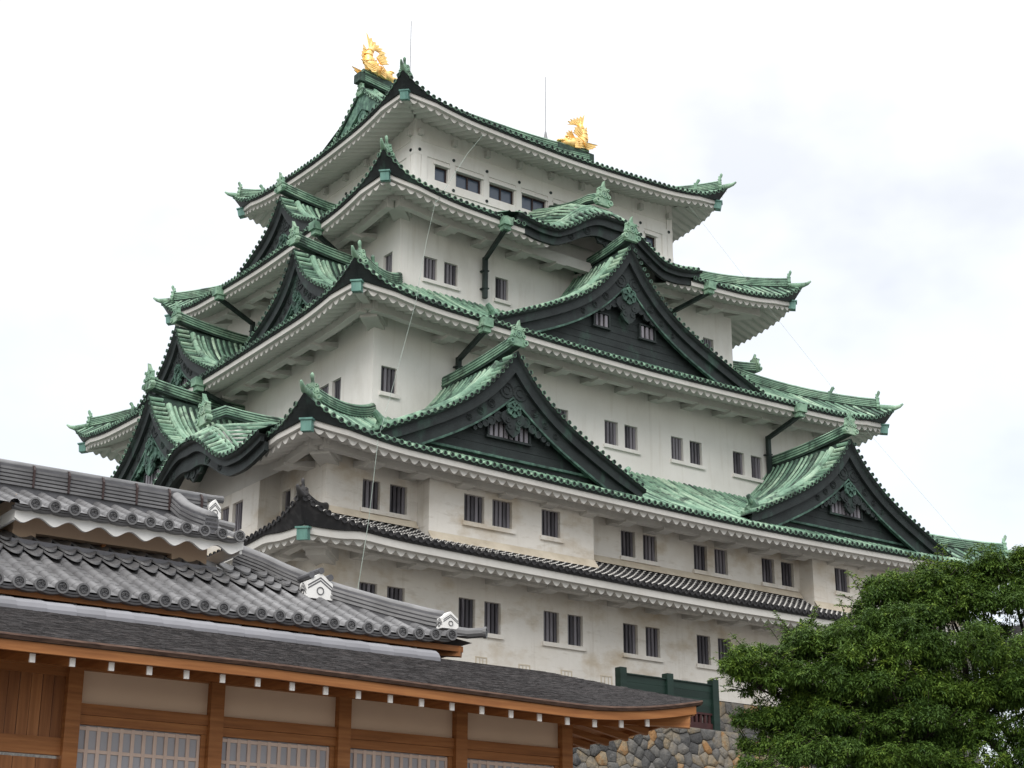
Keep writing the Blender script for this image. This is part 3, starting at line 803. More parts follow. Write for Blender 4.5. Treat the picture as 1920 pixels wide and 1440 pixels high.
# right-hand (long) face
gable('R', 0, 8.7, HB[3] + 1.15, HB[4] - .3, 29.3, 35.25, wins=[(-1.86, -1.0, 30.85, 31.5), (.98, 1.86, 30.85, 31.5)], base=28.9)
gable('R', -9.97, 6.85, HB[2] + 1.15, HB[3] - .3, 21.45, 26.25, curve=(.68, .32, 5), wins=[(-1.02, 1.02, 22.55, 23.32)], base=21.1, fin=.70)
gable('R', 9.97, 6.85, HB[2] + 1.15, HB[3] - .3, 21.45, 26.25, curve=(.68, .32, 5), wins=[(-1.02, 1.02, 22.55, 23.32)], base=21.1, fin=.70)
gable('R', 0, 5.85, HB[4] + 2.95, HB[5] - .2, 35.62, 37.15, name='curved_gable', kara=4, bw=(.56, .36, 1.7), fin=.82)
# left-hand (short) face: local x = -Y
gable('L', -.1, 8.0, HA[2] + .45, HA[3] - .3, 22.0, 27.35, wins=[(-1.0, 1.0, 22.9, 23.75)], base=21.6, relief='green')
gable('L', 9.65, 6.3, HA[2] + 3.05, HA[3] - .2, 20.62, 22.1, name='curved_gable', kara=2, bw=(.56, .36, 1.7), fin=.82)
gable('L', -9.65, 6.3, HA[2] + 3.05, HA[3] - .2, 20.62, 22.1, name='curved_gable', kara=2, bw=(.56, .36, 1.7), fin=.82)
gable('L', 6.0, 4.7, HA[3] + 1.05, HA[4] - .3, 29.75, 33.55, wins=[(-.62, .62, 30.3, 31.0)], base=29.2, relief='green', fin=.70)
gable('L', -6.2, 4.7, HA[3] + 1.05, HA[4] - .3, 29.75, 33.55, wins=[(-.62, .62, 30.3, 31.0)], base=29.2, relief='green', fin=.70)
gable('L', -.2, 4.7, HA[4] + 1.7, HA[5] - .3, 36.15, 39.35, base=35.9, relief='green', fin=.66)

# the opposite short face, seen only where its ridges stand out on the right
gable('X', -6.1, 4.7, HA[3] + 1.05, HA[4] - .3, 29.75, 33.55, wins=[(-.62, .62, 30.3, 31.0)], base=29.2, relief='green', fin=.70)
gable('X', 6.1, 4.7, HA[3] + 1.05, HA[4] - .3, 29.75, 33.55, wins=[(-.62, .62, 30.3, 31.0)], base=29.2, relief='green', fin=.70)
gable('X', 0, 4.7, HA[4] + 1.7, HA[5] - .3, 36.15, 39.35, base=35.9, relief='green', fin=.66)
gable('X', 0, 8.0, HA[2] + .45, HA[3] - .3, 22.0, 27.35, wins=[(-1.0, 1.0, 22.9, 23.75)], base=21.6, relief='green')

# ------------------------------------------------------------------ top gables under the ridge (both ends)
def top_gable(side):
    F = SIDES[side]; rf = Roof(5, 'R'); xg = 7.45
    ov = F(0, 1, 0) - F(0, 0, 0); sv = F(1, 0, 0) - F(0, 0, 0); up = V((0, 0, 1))
    zr = lambda y: rf.z(0, (rf.w0 - abs(y)) / 8.71)          # height of the long slope at distance y from the ridge line
    ys = [5.6 * i / 20 for i in range(21)]
    mb = MB()
    # verge: roof carried out past the gable wall
    for sx in (-1, 1):
        mb.m = 1; vs = []
        for y in ys: vs += [F(sx * y, xg - .1, zr(y) + .02), F(sx * y, xg + .42, zr(y) + .02), F(sx * y, xg + .40, zr(y) - .14), F(sx * y, xg - .1, zr(y) - .14)]
        mb.add(vs, [(i * 4 + j, i * 4 + j + 1, i * 4 + j + 5, i * 4 + j + 4) for i in range(20) for j in range(3)])
        mb.m = 0
        n = 20
        for i in range(1, n):
            y = 5.5 * i / n; mb.tint = rnd(); e = .02; d = (zr(y + e) - zr(y - e)) / (2 * e); nn = (sv * (-d * sx) + up).normalized(); tg = nn.cross(ov)
            a = F(sx * y, xg + .45, zr(y)) + nn * .04; b = F(sx * y, xg - .15, zr(y)) + nn * .08
            halftube(mb, [a, b], tg, .11, nn); disc(mb, a, tg, nn, ov, .12, 0, 2, n=8)
    g = mb.build('top_gable', ['patina', 'pansheet', 'dark'], keep)
    rb = MB()
    for sx in (-1, 1):
        for dw, wd, ht in ((-.3, .22, .34), (-.75, .13, .2)):
            vs = []; n = 6; yy = [.35 + 5.2 * i / 12 for i in range(13)]
            for y in yy:
                p = F(sx * y, xg + dw, zr(y)); vs += [p + ov * a * wd + up * b * ht for a, b in ((-.6, -.1), (-.55, .6), (-.3, 1), (.3, 1), (.55, .6), (.6, -.1))]
            rb.add(vs, [(i * n + j, i * n + j + 1, (i + 1) * n + j + 1, (i + 1) * n + j) for i in range(12) for j in range(n - 1)])
    rb.build('descending_ridge', ['patina'], g)
    bb = MB(); bb.tint = .8
    for sx in (-1, 1):
        vs = []
        for y in ys:
            d = .62 + .5 * math.exp(-y / 1.1); z = zr(y) - .13
            vs += [F(sx * y, xg + .30, z), F(sx * y, xg + .30, z - d), F(sx * y, xg + .16, z - d), F(sx * y, xg + .16, z)]
        bb.add(vs, [(i * 4 + j, i * 4 + (j + 1) % 4, i * 4 + 4 + (j + 1) % 4, i * 4 + 4 + j) for i in range(20) for j in range(4)])
    bb.build('barge_board', ['verdigris'], g)
    wb = MB(); vs = []; wb.tint = .6
    for i in range(41):
        y = -5.6 + 11.2 * i / 40; vs += [F(y, xg, 42.3), F(y, xg, zr(y) - .1)]
    wb.add(vs, [(2 * i, 2 * i + 1, 2 * i + 3, 2 * i + 2) for i in range(40)])
    wb.tint = .9; wb.build('gable_wall', ['topgable'], g)
    ob = MB(); ob.tint = .75
    for q in [(0, -1.7, .42), (-.4, -2.1, .3), (.4, -2.1, .3), (0, -2.5, .3), (-.9, -2.5, .24), (.9, -2.5, .24), (-1.4, -2.9, .2), (1.4, -2.9, .2)]:
        disc(ob, F(q[0], xg + .25, zr(0) + q[1]), sv, up, ov, q[2], 0, 0, n=8, rim=.55, th=.2)
    ob.build('gable_pendant', ['verdigris'], g)
    hb = MB()                                                          # hips between gable foot and corner are the roof's own; a low ridge closes the gable foot
    hb.build
    fb = MB(); fb.tint = .6
    finial(fb, F(0, xg + .40, zr(0) - .25), ov, .55); fb.build('ridge_finial', ['patina', 'verdigris'], g)
top_gable('L'); top_gable('X')
mb = MB(); mb.tint = .4
zr0 = Roof(5, 'R').z(0, 1.0)
path = [V((lerp(-7.75, 7.75, i / 24), 0, zr0 - .05 + .42 * abs(i / 12 - 1) ** 2.6)) for i in range(25)]
layered(mb, path, .62, .74, 5, 0, 1)
mb.build('main_ridge', ['patina', 'pansheet'], keep)
# pedestals for the gilded fish
for sx in (-1, 1):
    mb = MB(); box(mb, lambda x, w, z: V((x, w, z)), sx * 6.75 - 1.35, sx * 6.75 + 1.35, -.3, .3, zr0 + .3, zr0 + .80); mb.build('fish_pedestal', ['pansheet'], keep)
for sx, zt in ((-1, 52.2), (1, 51.9)):
    mb = MB(); x = sx * 4.72; tube(mb, [(x, 0, zr0 + .5), (x, 0, zr0 + .9), (x, 0, zr0 + 1.35)], [.26, .13, .05], 8)
    tube(mb, [(x, 0, zr0 + 1.3), (x, 0, zt)], .022, 6); mb.build('lightning_rod', ['steel'], keep)

# ------------------------------------------------------------------ gilded fish
def fish(label, x, s, zb):
    """s = +1: head towards +X"""
    root = empty('gilded_fish', (x, 0, zb), label=label, category='roof ornament', group='gilded fish on the ridge ends')
    T = lambda a, y, c: V((x + s * a, y, zb + c))
    body = MB(); body.smooth = True
    path = [(1.15, .22), (.80, .30), (.40, .36), (-.02, .46), (-.38, .70), (-.56, 1.05), (-.56, 1.42), (-.42, 1.74), (-.30, 1.98)]
    wid = [.18, .33, .42, .43, .37, .28, .21, .15, .09]; hgt = [.12, .27, .36, .40, .36, .28, .21, .15, .09]
    vs = []; n = 14
    for i, (a, c) in enumerate(path):
        p0 = path[max(0, i - 1)]; p1 = path[min(len(path) - 1, i + 1)]; t = V((p1[0] - p0[0], 0, p1[1] - p0[1])).normalized(); nn = V((-t.z, 0, t.x))
        for j in range(n):
            q = 2 * math.pi * j / n
            k = 1 + .05 * ((i + j) % 2)
            o = nn * (math.sin(q) * hgt[i] * k); vs.append(T(a + o.x, math.cos(q) * wid[i] * k, c + o.z))
    body.add(vs, [(i * n + j, i * n + (j + 1) % n, (i + 1) * n + (j + 1) % n, (i + 1) * n + j) for i in range(len(path) - 1) for j in range(n)] + [list(range(n)), list(range((len(path) - 1) * n, len(path) * n))])
    body.smooth = False
    # scales
    for i in range(3, 8):
        for j in range(n):
            q = 2 * math.pi * (j + .5 * (i % 2)) / n; a, c = path[i]; p0, p1 = path[i - 1], path[i + 1]
            t = V((p1[0] - p0[0], 0, p1[1] - p0[1])).normalized(); nn = V((-t.z, 0, t.x)); o = nn * (math.sin(q) * hgt[i] * 1.06)
            c0 = T(a + o.x, math.cos(q) * wid[i] * 1.06, c + o.z); h = .08
            tt = V((s * t.x, 0, t.z)); out_ = (c0 - T(a, 0, c)).normalized(); sd = tt.cross(out_).normalized()
            prism(body, [c0 - sd * .09 - tt * h, c0 + out_ * .012 - tt * h * 1.4, c0 + sd * .09 - tt * h, c0 + tt * h], out_ * .03)
    body.build('fish_body', ['gold'], root)
    hd = MB(); hd.smooth = True
    # jaws, brow, eye, whisker
    def blob(a, y, c, ra, ry, rc, k=8):
        vs = []
        for i in range(k + 1):
            for j in range(k * 2):
                th = math.pi * i / k; ph = math.pi * j / k
                vs.append(T(a + ra * math.sin(th) * math.cos(ph), y + ry * math.sin(th) * math.sin(ph), c + rc * math.cos(th)))
        m = 2 * k; hd.add(vs, [(i * m + j, i * m + (j + 1) % m, (i + 1) * m + (j + 1) % m, (i + 1) * m + j) for i in range(k) for j in range(m)])
    blob(1.02, 0, .40, .36, .24, .12); blob(.98, 0, .10, .42, .25, .10); blob(.62, 0, .50, .32, .36, .26)
    for y in (-.27, .27):
        blob(.74, y, .56, .10, .08, .10); blob(.78, y * .9, .68, .20, .09, .07)
        hd.smooth = False
        for q in range(5): 
            e0 = T(.35, y * 1.4, .55 - .1 * q); hd.add([e0, e0 + V((0, 0, -.12)), T(-.05 - .05 * q, y * (1.9 + .1 * q), .78 - .17 * q)], [(0, 1, 2)])
            prism(hd, [e0, e0 + V((0, 0, -.11)), T(-.02 - .05 * q, y * (1.8 + .1 * q), .80 - .17 * q)], V((0, .03 * sgn(y), 0)))
        hd.smooth = True
    hd.build('fish_head', ['gold'], root)
    def fin(name, base, rays, th=.06, yoff=0.0):
        fb = MB()
        pts = []
        for i, (a, c, y) in enumerate(rays):
            pts.append((a, c, y))
        b0 = base
        for i in range(len(rays) - 1):
            (a0, c0, y0), (a1, c1, y1) = rays[i], rays[i + 1]
            am, cm, ym = lerp((a0 + a1) / 2, b0[0], .22), lerp((c0 + c1) / 2, b0[1], .22), (y0 + y1) / 2
            B0 = T(b0[0], yoff, b0[1]); B1 = T(b0[2], yoff, b0[3])
            k0 = B0.lerp(B1, i / (len(rays) - 1)); k1 = B0.lerp(B1, (i + 1) / (len(rays) - 1))
            prism(fb, [k0, T(a0, y0 + yoff, c0), T(am, ym + yoff, cm), k1], V((0, th, 0)))
            prism(fb, [k1, T(am, ym + yoff, cm), T(a1, y1 + yoff, c1)], V((0, th, 0)))
            tube(fb, [k0, T(a0, y0 + yoff + th / 2, c0)], [.05, .02], 5)
        fb.build(name, ['gold'], root)
    fin('tail_fin', (-.50, 1.75, -.14, 1.85), [(-.72, 2.72, 0), (-.40, 2.52, .0), (-.14, 2.36, .0), (.10, 2.22, 0), (.34, 2.10, 0), (.54, 1.90, 0), (.62, 1.62, 0)])
    fin('back_fin', (-.72, 1.0, -.62, 1.65), [(-.92, .98, 0), (-1.0, 1.28, 0), (-.98, 1.5, 0), (-.92, 1.7, 0), (-.90, 1.95, 0)])
    for y in (-.5, .44): fin('chest_fin', (-.35, .18, -.25, .55), [(-.62, .12, 0), (-.95, .30, 0), (-1.16, .46, 0), (-1.30, .66, 0), (-.8, .62, 0)], yoff=y)
    for y in (-.42, .36): fin('belly_fin', (-.02, .80, -.30, 1.15), [(.50, 1.00, 0), (.42, 1.18, 0), (.36, 1.40, 0), (.20, 1.55, 0), (.02, 1.62, 0)], yoff=y)
fish('gilded fish on the left end of the top ridge, forked tail raised', -6.85, 1, zr0 + .78)
fish('smaller looking gilded fish on the far right end of the top ridge', 6.95, -1, zr0 + .72)

# ------------------------------------------------------------------ downpipes, cables
def pipe(side, x, k, x2, z_end, zb_drop=.7):
    F = SIDES[side]; rf = Roof(k, side); z0 = rf.z(x, 0)
    ww = rf.wall_w
    mb = MB(); w_e = rf.w0
    box(mb, F, x - .26, x + .26, w_e - .30, w_e + .26, z0 - .42, z0 - .02)
    prism(mb, [F(x - .2, w_e - .2, z0 - .42), F(x + .2, w_e - .2, z0 - .42), F(x + .2, w_e + .16, z0 - .42), F(x - .2, w_e + .16, z0 - .42)], V((0, 0, -.22)))
    g = mb.build('gutter_head', ['patina'], keep)
    pb = MB(); zt = z0 - 1.05
    bar(pb, F(x, w_e - .02, z0 - .55), F(x2, ww + .24, zt), .17, .2)
    bar(pb, F(x2, ww + .24, zt + .1), F(x2, ww + .24, z_end), .2, .2, up=F(0, 1, 0) - F(0, 0, 0))
    for z in (lerp(zt, z_end, .3), lerp(zt, z_end, .75)):
        box(pb, F, x2 - .16, x2 + .16, ww + .02, ww + .36, z - .03, z + .03)
    pb.build('downpipe', ['pipe'], g)
pipe('R', -6.5, 4, -5.85, 32.3); pipe('R', 6.4, 4, 5.85, 32.5)
pipe('R', -9.8, 3, -9.43, 26.4); pipe('R', 9.3, 3, 9.55, 24.6)
pipe('L', 5.6, 4, 4.5, 32.5); pipe('L', -4.2, 4, -5.2, 32.9)
pipe('L', .55, 3, 0, 26.5)
def cable(name, pts, rad):
    mb = MB(); tube(mb, pts, rad, 6); mb.build(name, ['wire'], keep)
cable('lightning_cable', [(-5.97, -8.76, 41.0), (-7.0, -8.9, 39.6), (-10.4, -11.42, 35.1), (-10.6, -11.6, 34.9)], .010)
cable('lightning_cable', [(-10.5, -11.45, 35.1), (-11.6, -12.4, 32.4), (-13.4, -14.45, 28.6)], .007)
cable('lightning_cable', [(-13.4, -14.5, 28.6), (-14.9, -15.8, 25.4), (-17.6, -18.45, 20.4)], .007)
cable('lightning_cable', [(-17.6, -18.5, 20.4), (-17.82, -18.4, 17.5), (-18.4, -18.6, 14.2), (-18.9, -18.8, 12.0)], .012)
cable('guy_wire', [(7.9, -8.5, 41.2), (10.5, -11.2, 35.3), (13.6, -14.6, 28.2), (17.2, -18.6, 20.6)], .005)

# ------------------------------------------------------------------ palace in front (own axes: s along the front, D away from the viewer's side)
PC = (-49.1839, -69.4033); PD = (0.999657, -0.026177); PN = (0.026177, 0.999657)
PW = lambda s, D, z: V((PC[0] + PD[0] * s + PN[0] * D, PC[1] + PD[1] * s + PN[1] * D, z))
PS = PW(1, 0, 0) - PW(0, 0, 0); PO = PW(0, -1, 0) - PW(0, 0, 0); UP = V((0, 0, 1))
palace = empty('palace_hall', PW(10, 22, 0), label='timber palace hall with grey tiled upper roof and dark bark lower roof', category='building')
# lower wall
PIL = [3.95, 5.92, 7.89, 9.885, 11.845, 13.81, 15.74]
for s in PIL:
    mb = MB(); mb.tint = .35 + .3 * rnd(); box(mb, PW, s - .098, s + .098, 20.93, 21.13, .5, 5.44); mb.build('pillar', ['wood'], palace)
mb = MB(); box(mb, PW, 3.6, 15.85, 20.96, 21.14, 5.40, 5.66); mb.build('wall_beam', ['wood'], palace)
for i in range(len(PIL) - 1):
    a, b = PIL[i] + .098, PIL[i + 1] - .098
    if i >= 2:
        mb = MB(); box(mb, PW, a, b, 21.05, 21.09, 4.975, 5.40); mb.build('plaster_panel', ['panel'], palace)
        mb = MB(); mb.tint = .3; box(mb, PW, a, b, 20.985, 21.1, 4.835, 4.975); mb.tint = .55; box(mb, PW, a, b, 21.01, 21.1, 4.715, 4.832); mb.build('lintel', ['wood'], palace)
        sc = MB(); box(sc, PW, a, b - .0, 21.075, 21.085, .9, 4.715)
        o = sc.build('paper_screen', ['paper'], palace)
        lb = MB(); n = 11; st = (b - .09 - a) / n
        for j in range(n + 1): lb.tint = rnd(); box(lb, PW, a + st * j - .024, a + st * j + .024, 21.05, 21.072, 1.0, 4.70)
        z = 4.70 - .03
        while z > 2.4: box(lb, PW, a, b - .09, 21.054, 21.07, z - .022, z + .022); z -= .285
        lb.build('screen_lattice', ['lattice'], o)
        fb = MB(); box(fb, PW, b - .075, b - .005, 21.02, 21.074, 1.0, 4.71); fb.build('screen_frame', ['wood'], o)
    else:
        mb = MB(); st = (b - a) / 12
        for j in range(12): mb.tint = rnd(); box(mb, PW, a + st * j + .004, a + st * (j + 1) - .004, 21.04 + .006 * (j % 2), 21.08, 4.52, 5.38)
        for j in range(6): mb.tint = rnd(); box(mb, PW, a + 2 * st * j + .004, a + 2 * st * (j + 1) - .004, 21.045, 21.08, .8, 4.26)
        mb.build('board_panel', ['woodv'], palace)
        mb = MB(); mb.tint = .5; box(mb, PW, a, b, 21.0, 21.09, 4.30, 4.46); mb.tint = .3; box(mb, PW, a, b, 21.02, 21.09, 4.46, 4.52); mb.tint = .4; box(mb, PW, a, b, 21.01, 21.09, 5.30, 5.40); mb.build('board_rail', ['wood'], palace)
# end wall, podium
mb = MB(); box(mb, PW, 15.66, 15.72, 21.13, 31, .5, 5.6); mb.build('end_wall', ['panel'], palace)
for D in (23, 25, 27, 29):
    mb = MB(); box(mb, PW, 15.64, 15.84, D - .1, D + .1, .5, 5.5); mb.build('pillar', ['wood'], palace)
mb = MB(); box(mb, PW, 2, 16.6, 20.1, 32, 0, .5); mb.build('podium', ['stone'], palace)
# lower bark roof
ET, EB, TIP = 19.5, 31.0, 17.24
def zb(s): return 5.41 - .075 * min(1, max(0, (s - 10) / 4.8)) + .26 * max(0, (s - 15.0) / 2.24) ** 1.8
def zbr(D): return 5.40 + .18 * max(0, 1 - (D - ET) / 2.3) ** 1.8
RUN = 1.70
def zl(s, t): return zb(s) * (1 - t) + 5.41 * t + .06 + .69 * (.9 * t + .1 * t * t)
mb = MB(); mb.smooth = True
nx, nt2 = 60, 14; vs = []
for i in range(nx + 1):
    for j in range(nt2 + 1):
        t = j / nt2; sm = TIP - RUN * t; s = 2.0 + (sm - 2.0) * i / nx; vs.append(PW(s, ET + RUN * t, zl(s + (TIP - sm) * i / nx, t)))
mb.add(vs, [(i * (nt2 + 1) + j, i * (nt2 + 1) + j + 1, (i + 1) * (nt2 + 1) + j + 1, (i + 1) * (nt2 + 1) + j) for i in range(nx) for j in range(nt2)])
vs = []
for i in range(21):
    for j in range(9):
        t = j / 8; D = ET + RUN * t + (EB - ET - RUN * t) * i / 20; q = ET + (D - ET - RUN * t)
        vs.append(PW(TIP - RUN * t, D, zbr(q) * (1 - t) + 5.41 * t + .06 + .69 * (.9 * t + .1 * t * t)))
mb.add(vs, [(i * 9 + j, i * 9 + j + 1, i * 9 + j + 10, i * 9 + j + 9) for i in range(20) for j in range(8)])
mb.smooth = False
mb.add([PW(2, ET + RUN, 6.165), PW(TIP - RUN, ET + RUN, 6.165), PW(TIP - RUN, EB, 6.15), PW(2, EB, 6.15)], [(0, 1, 2, 3)])
lowroof = mb.build('bark_roof', ['shingle'], palace)
# loose shingle ends, courses standing slightly proud
sb = MB(); rs = random.Random(3)
for i in range(9000):
    t = rs.random(); sm = TIP - RUN * t; s = 2.5 + (sm - 2.5) * rs.random(); D = ET + RUN * t
    z = zl(s + (TIP - sm) * (s - 2) / (sm - 2), t); L = .05 + .12 * rs.random(); sb.tint = .25 + .5 * rs.random()
    d = .002 + .004 * rs.random()
    sb.add([PW(s, D, z + d), PW(s + L, D, z + d), PW(s + L, D + .035, z + .013), PW(s, D + .035, z + .013), PW(s, D - .003, z - .003), PW(s + L, D - .003, z - .003)], [(0, 1, 2, 3), (0, 1, 5, 4)])
sb.build('shingle_courses', ['shingle'], lowroof, kind='stuff')
cb = MB(); N2 = 60; vs = []
for i in range(N2 + 1):
    s = 2 + (TIP - 2) * i / N2; z = zb(s); vs += [PW(s, ET, z + .065), PW(s, ET - .01, z + .04), PW(s + .0, ET + .03, z)]
cb.add(vs, [(i * 3 + j, i * 3 + j + 1, i * 3 + j + 4, i * 3 + j + 3) for i in range(N2) for j in range(2)])
vs = []
for i in range(31):
    D = ET + (EB - ET) * i / 30; z = zbr(D); vs += [PW(TIP, D, z + .065), PW(TIP + .01, D, z + .04), PW(TIP - .03, D, z)]
cb.add(vs, [(i * 3 + j, i * 3 + j + 1, i * 3 + j + 4, i * 3 + j + 3) for i in range(30) for j in range(2)])
cb.build('roof_edge', ['shinglecut'], lowroof)
fb = MB(); fb.tint = .55
def ring4(mb, pts):
    vs = [p for q in pts for p in q]; m = len(pts[0])
    mb.add(vs, [(i * m + j, i * m + (j + 1) % m, (i + 1) * m + (j + 1) % m, (i + 1) * m + j) for i in range(len(pts) - 1) for j in range(m)] + [tuple(range(m)), tuple(range(len(vs) - m, len(vs)))])
SS = [2 + (TIP - .08 - 2) * i / 40 for i in range(41)]
ring4(fb, [[PW(s, ET + .06, zb(s) - .004), PW(s, ET + .06, zb(s) - .125), PW(s, ET + .11, zb(s) - .125), PW(s, ET + .11, zb(s) - .004)] for s in SS])
DD = [ET + .12 + (EB - ET) * i / 30 for i in range(31)]
ring4(fb, [[PW(TIP - .06, D, zbr(D) - .004), PW(TIP - .06, D, zbr(D) - .125), PW(TIP - .11, D, zbr(D) - .125), PW(TIP - .11, D, zbr(D) - .004)] for D in DD])
fb.build('eave_board', ['wood'], palace)
ub = MB(); ub.tint = .5; vs = []; n4 = 44
for i in range(n4 + 1):
    s = 2 + (TIP - .1 - 2) * i / n4; e = max(0, s - 15.7) / (TIP - .1 - 15.7); vs += [PW(s, ET + .1, zb(s) - .02), PW(s, lerp(21.0, ET + .1, e), lerp(5.62, zb(s) - .02, e))]
ub.add(vs, [(2 * i, 2 * i + 1, 2 * i + 3, 2 * i + 2) for i in range(n4)]); vs = []
for i in range(n4 + 1):
    D = ET + .1 + (EB - ET - .1) * (i / n4) ** 2; e = max(0, 21.0 - D) / (21.0 - ET - .1); vs += [PW(TIP - .1, D, zbr(D) - .02), PW(lerp(15.7, TIP - .1, e), D, lerp(5.62, zbr(D) - .02, e))]
ub.add(vs, [(2 * i, 2 * i + 1, 2 * i + 3, 2 * i + 2) for i in range(n4)])
ub.build('eave_soffit', ['wood'], palace)
k = -8
while 6.86 + .497 * k < 16.75:
    s = 6.86 + .497 * k; k += 1
    z = zb(s) - .17; D1 = 21.0 if s < 15.7 else 21.0 - (s - 15.7)
    mb = MB(); mb.tint = .4 + .3 * rnd(); bar(mb, PW(s, 19.70, z), PW(s, D1, z + .24 * (D1 - 19.7) / 1.3), .062, .098)
    o = mb.build('rafter', ['wood'], palace)
    cbx = MB(); bar(cbx, PW(s, 19.685, z), PW(s, 19.712, z), .068, .104); cbx.build('rafter_cap', ['cap'], o)
for j in range(14):
    D = 20.1 + .497 * j; s1 = 15.7 if D > 21 else 15.7 + (21 - D)
    mb = MB(); bar(mb, PW(17.04, D, zbr(D) - .17), PW(s1, D, zbr(D) - .17 + .24 * (17.04 - s1) / 1.3), .075, .10); mb.build('rafter', ['wood'], palace)
mb = MB(); mb.tint = .85; bar(mb, PW(17.10, 19.64, 5.34), PW(15.7, 21.0, 5.52), .15, .20); mb.build('hip_rafter', ['wood'], palace)
# grey rounded cap along the top of the bark roof
mb = MB(); mb.smooth = False
prof = [(21.06, 6.09), (21.065, 6.15), (21.11, 6.215), (21.19, 6.265), (21.32, 6.30), (21.6, 6.315), (21.6, 6.09)]
s = 13.50
while s > 2:
    mb.tint = rnd(); e = .008
    ring4(mb, [[PW(s, D, z + .0) for D, z in prof], [PW(s - .40, D + (.006 if i < 6 else 0), z - (.007 if i < 6 else 0)) for i, (D, z) in enumerate(prof)]]); s -= .402
mb.build('roof_ridge_cap', ['sheet'], palace)
mb = MB(); box(mb, PW, 2, 13.2, 22.9, 22.95, 6.1, 7.0); box(mb, PW, 13.15, 13.2, 22.95, 30, 6.1, 7.0); mb.build('upper_wall', ['hole'], palace)
# upper tiled roof
UE, UT = 21.6, 14.42
def zu(D, s=0):
    q = D - UE; return 6.55 + .44 * q + .012 * q * q
def zul(s, D):       # corner lift
    return .11 * max(0, 1 - (UT - s) / 1.6) ** 2 * max(0, 1 - (D - UE) / 1.6)
def tomoe(mb, c, sd, up, ov, rr):
    disc(mb, c, sd, up, ov, rr, 0, 1, n=14, rim=.72, th=.05)
    for j in range(3):
        q = 2 * math.pi * j / 3 + .4; p = c + (sd * math.cos(q) + up * math.sin(q)) * rr * .32 - ov * .004
        disc(mb, p, sd, up, ov, rr * .2, 0, 0, n=6, rim=.5, th=.02)
        p2 = c + (sd * math.cos(q + .8) + up * math.sin(q + .8)) * rr * .48 - ov * .004
        disc(mb, p2, sd, up, ov, rr * .1, 0, 0, n=5, rim=.5, th=.02)
def segtube(mb, P, side, nrm, rad, seg=.27):
    """row of round cover tiles with slight steps at the joints; P(d) gives the point at distance d in [0,L]"""
    f_, L = P; n = max(1, int(L / seg + .5)); path = []; rads = []
    vs = []; k = 6; mb.smooth = True; t0_ = .3 + .3 * rnd()
    for i in range(n):
        mb.tint = t0_ + .14 * rnd()
        a, b = f_(L * i / n), f_(L * (i + 1) / n - .006); vs = []
        for p, r_ in ((a, rad * 1.008), (b, rad * .985)):
            vs += [p + side * (c * r_) + nrm * (s_ * r_ - .012) for c, s_ in HALF]
        mb.add(vs, [(j, j + 1, j + 7, j + 6) for j in range(5)])
        if i == 0: mb.smooth = True
    mb.smooth = False
mb = MB(); mb.m = 0
vs = []
SN = [2 + (UT - 2) * i / 30 for i in range(31)]
stp = 12
for j in range(stp):                                                   # stepped pan tiles
    D0, D1 = UE + 2.8 * j / stp, UE + 2.8 * (j + 1) / stp
    s0, s1 = UT - (D0 - UE), UT - (D1 - UE); mb.tint = .35 + .1 * (j % 2)
    q = [2 + (s0 - 2) * i / 24 for i in range(25)]; v = []
    for i in range(25):
        sa, sb_ = 2 + (s0 - 2) * i / 24, 2 + (s1 - 2) * i / 24
        v += [PW(sa, D0, zu(D0) + zul(sa, D0) + .004), PW(sb_, D1, zu(D1) + zul(sb_, D1))]
    mb.add(v, [(2 * i, 2 * i + 1, 2 * i + 3, 2 * i + 2) for i in range(24)])
for side2 in (1,):                                                     # right-hand slope and rear slope
    v = []
    for i in range(13):
        for j in range(5):
            t = j / 4; D = UE + 2.8 * t + (30 - UE - 2.8 * t) * i / 12; v.append(PW(UT - 2.8 * t, D, zu(UE + 2.8 * t)))
    mb.add(v, [(i * 5 + j, i * 5 + j + 1, i * 5 + j + 6, i * 5 + j + 5) for i in range(12) for j in range(4)])
mb.add([PW(2, 24.4, zu(24.4)), PW(11.62, 24.4, zu(24.4)), PW(11.62, 30, zu(24.4) - .02), PW(2, 30, zu(24.4) - .02)], [(0, 1, 2, 3)])
nr = (UP * 1 + PO * .45).normalized()
s = 14.02
while s > 3.5:
    Dm = min(23.4, UE + (UT - s) - .05)
    if s > 12.2: Dm = UE + (UT - s) - .02
    elif s > 11.5: Dm = 23.9
    if Dm > UE + .15:
        g_ = lambda d, s=s: PW(s, UE - .03 + d * .91, zu(UE - .03 + d * .91) + zul(s, UE + d))
        segtube(mb, (g_, (Dm - UE) / .91), PS, nr, .077)
        c = g_(0) + UP * .032 + PO * .02; mb.tint = .4; tomoe(mb, c, PS, UP, PO, .092)
    s -= .295
# layered lips of the pan tiles between the round ends
s = 14.02 - .1475
mb.m = 0; mb.tint = .3
while s > 3.5:
    for L in range(2):
        v = []
        for i in range(9):
            x = -.1475 + .295 * i / 8; sag = -.022 * (1 - (x / .1475) ** 2)
            z = zu(UE) + zul(s, UE) + sag - .01 - .032 * L; v += [PW(s + x, UE - .045 + .02 * L, z), PW(s + x, UE - .03 + .02 * L, z - .024), PW(s + x, UE + .1, z - .024), PW(s + x, UE + .1, z)]
        mb.add(v, [(i * 4 + j, i * 4 + j + 1, i * 4 + j + 5, i * 4 + j + 4) for i in range(8) for j in (0, 1, 3 - 1)])
    s -= .295
mb.m = 0
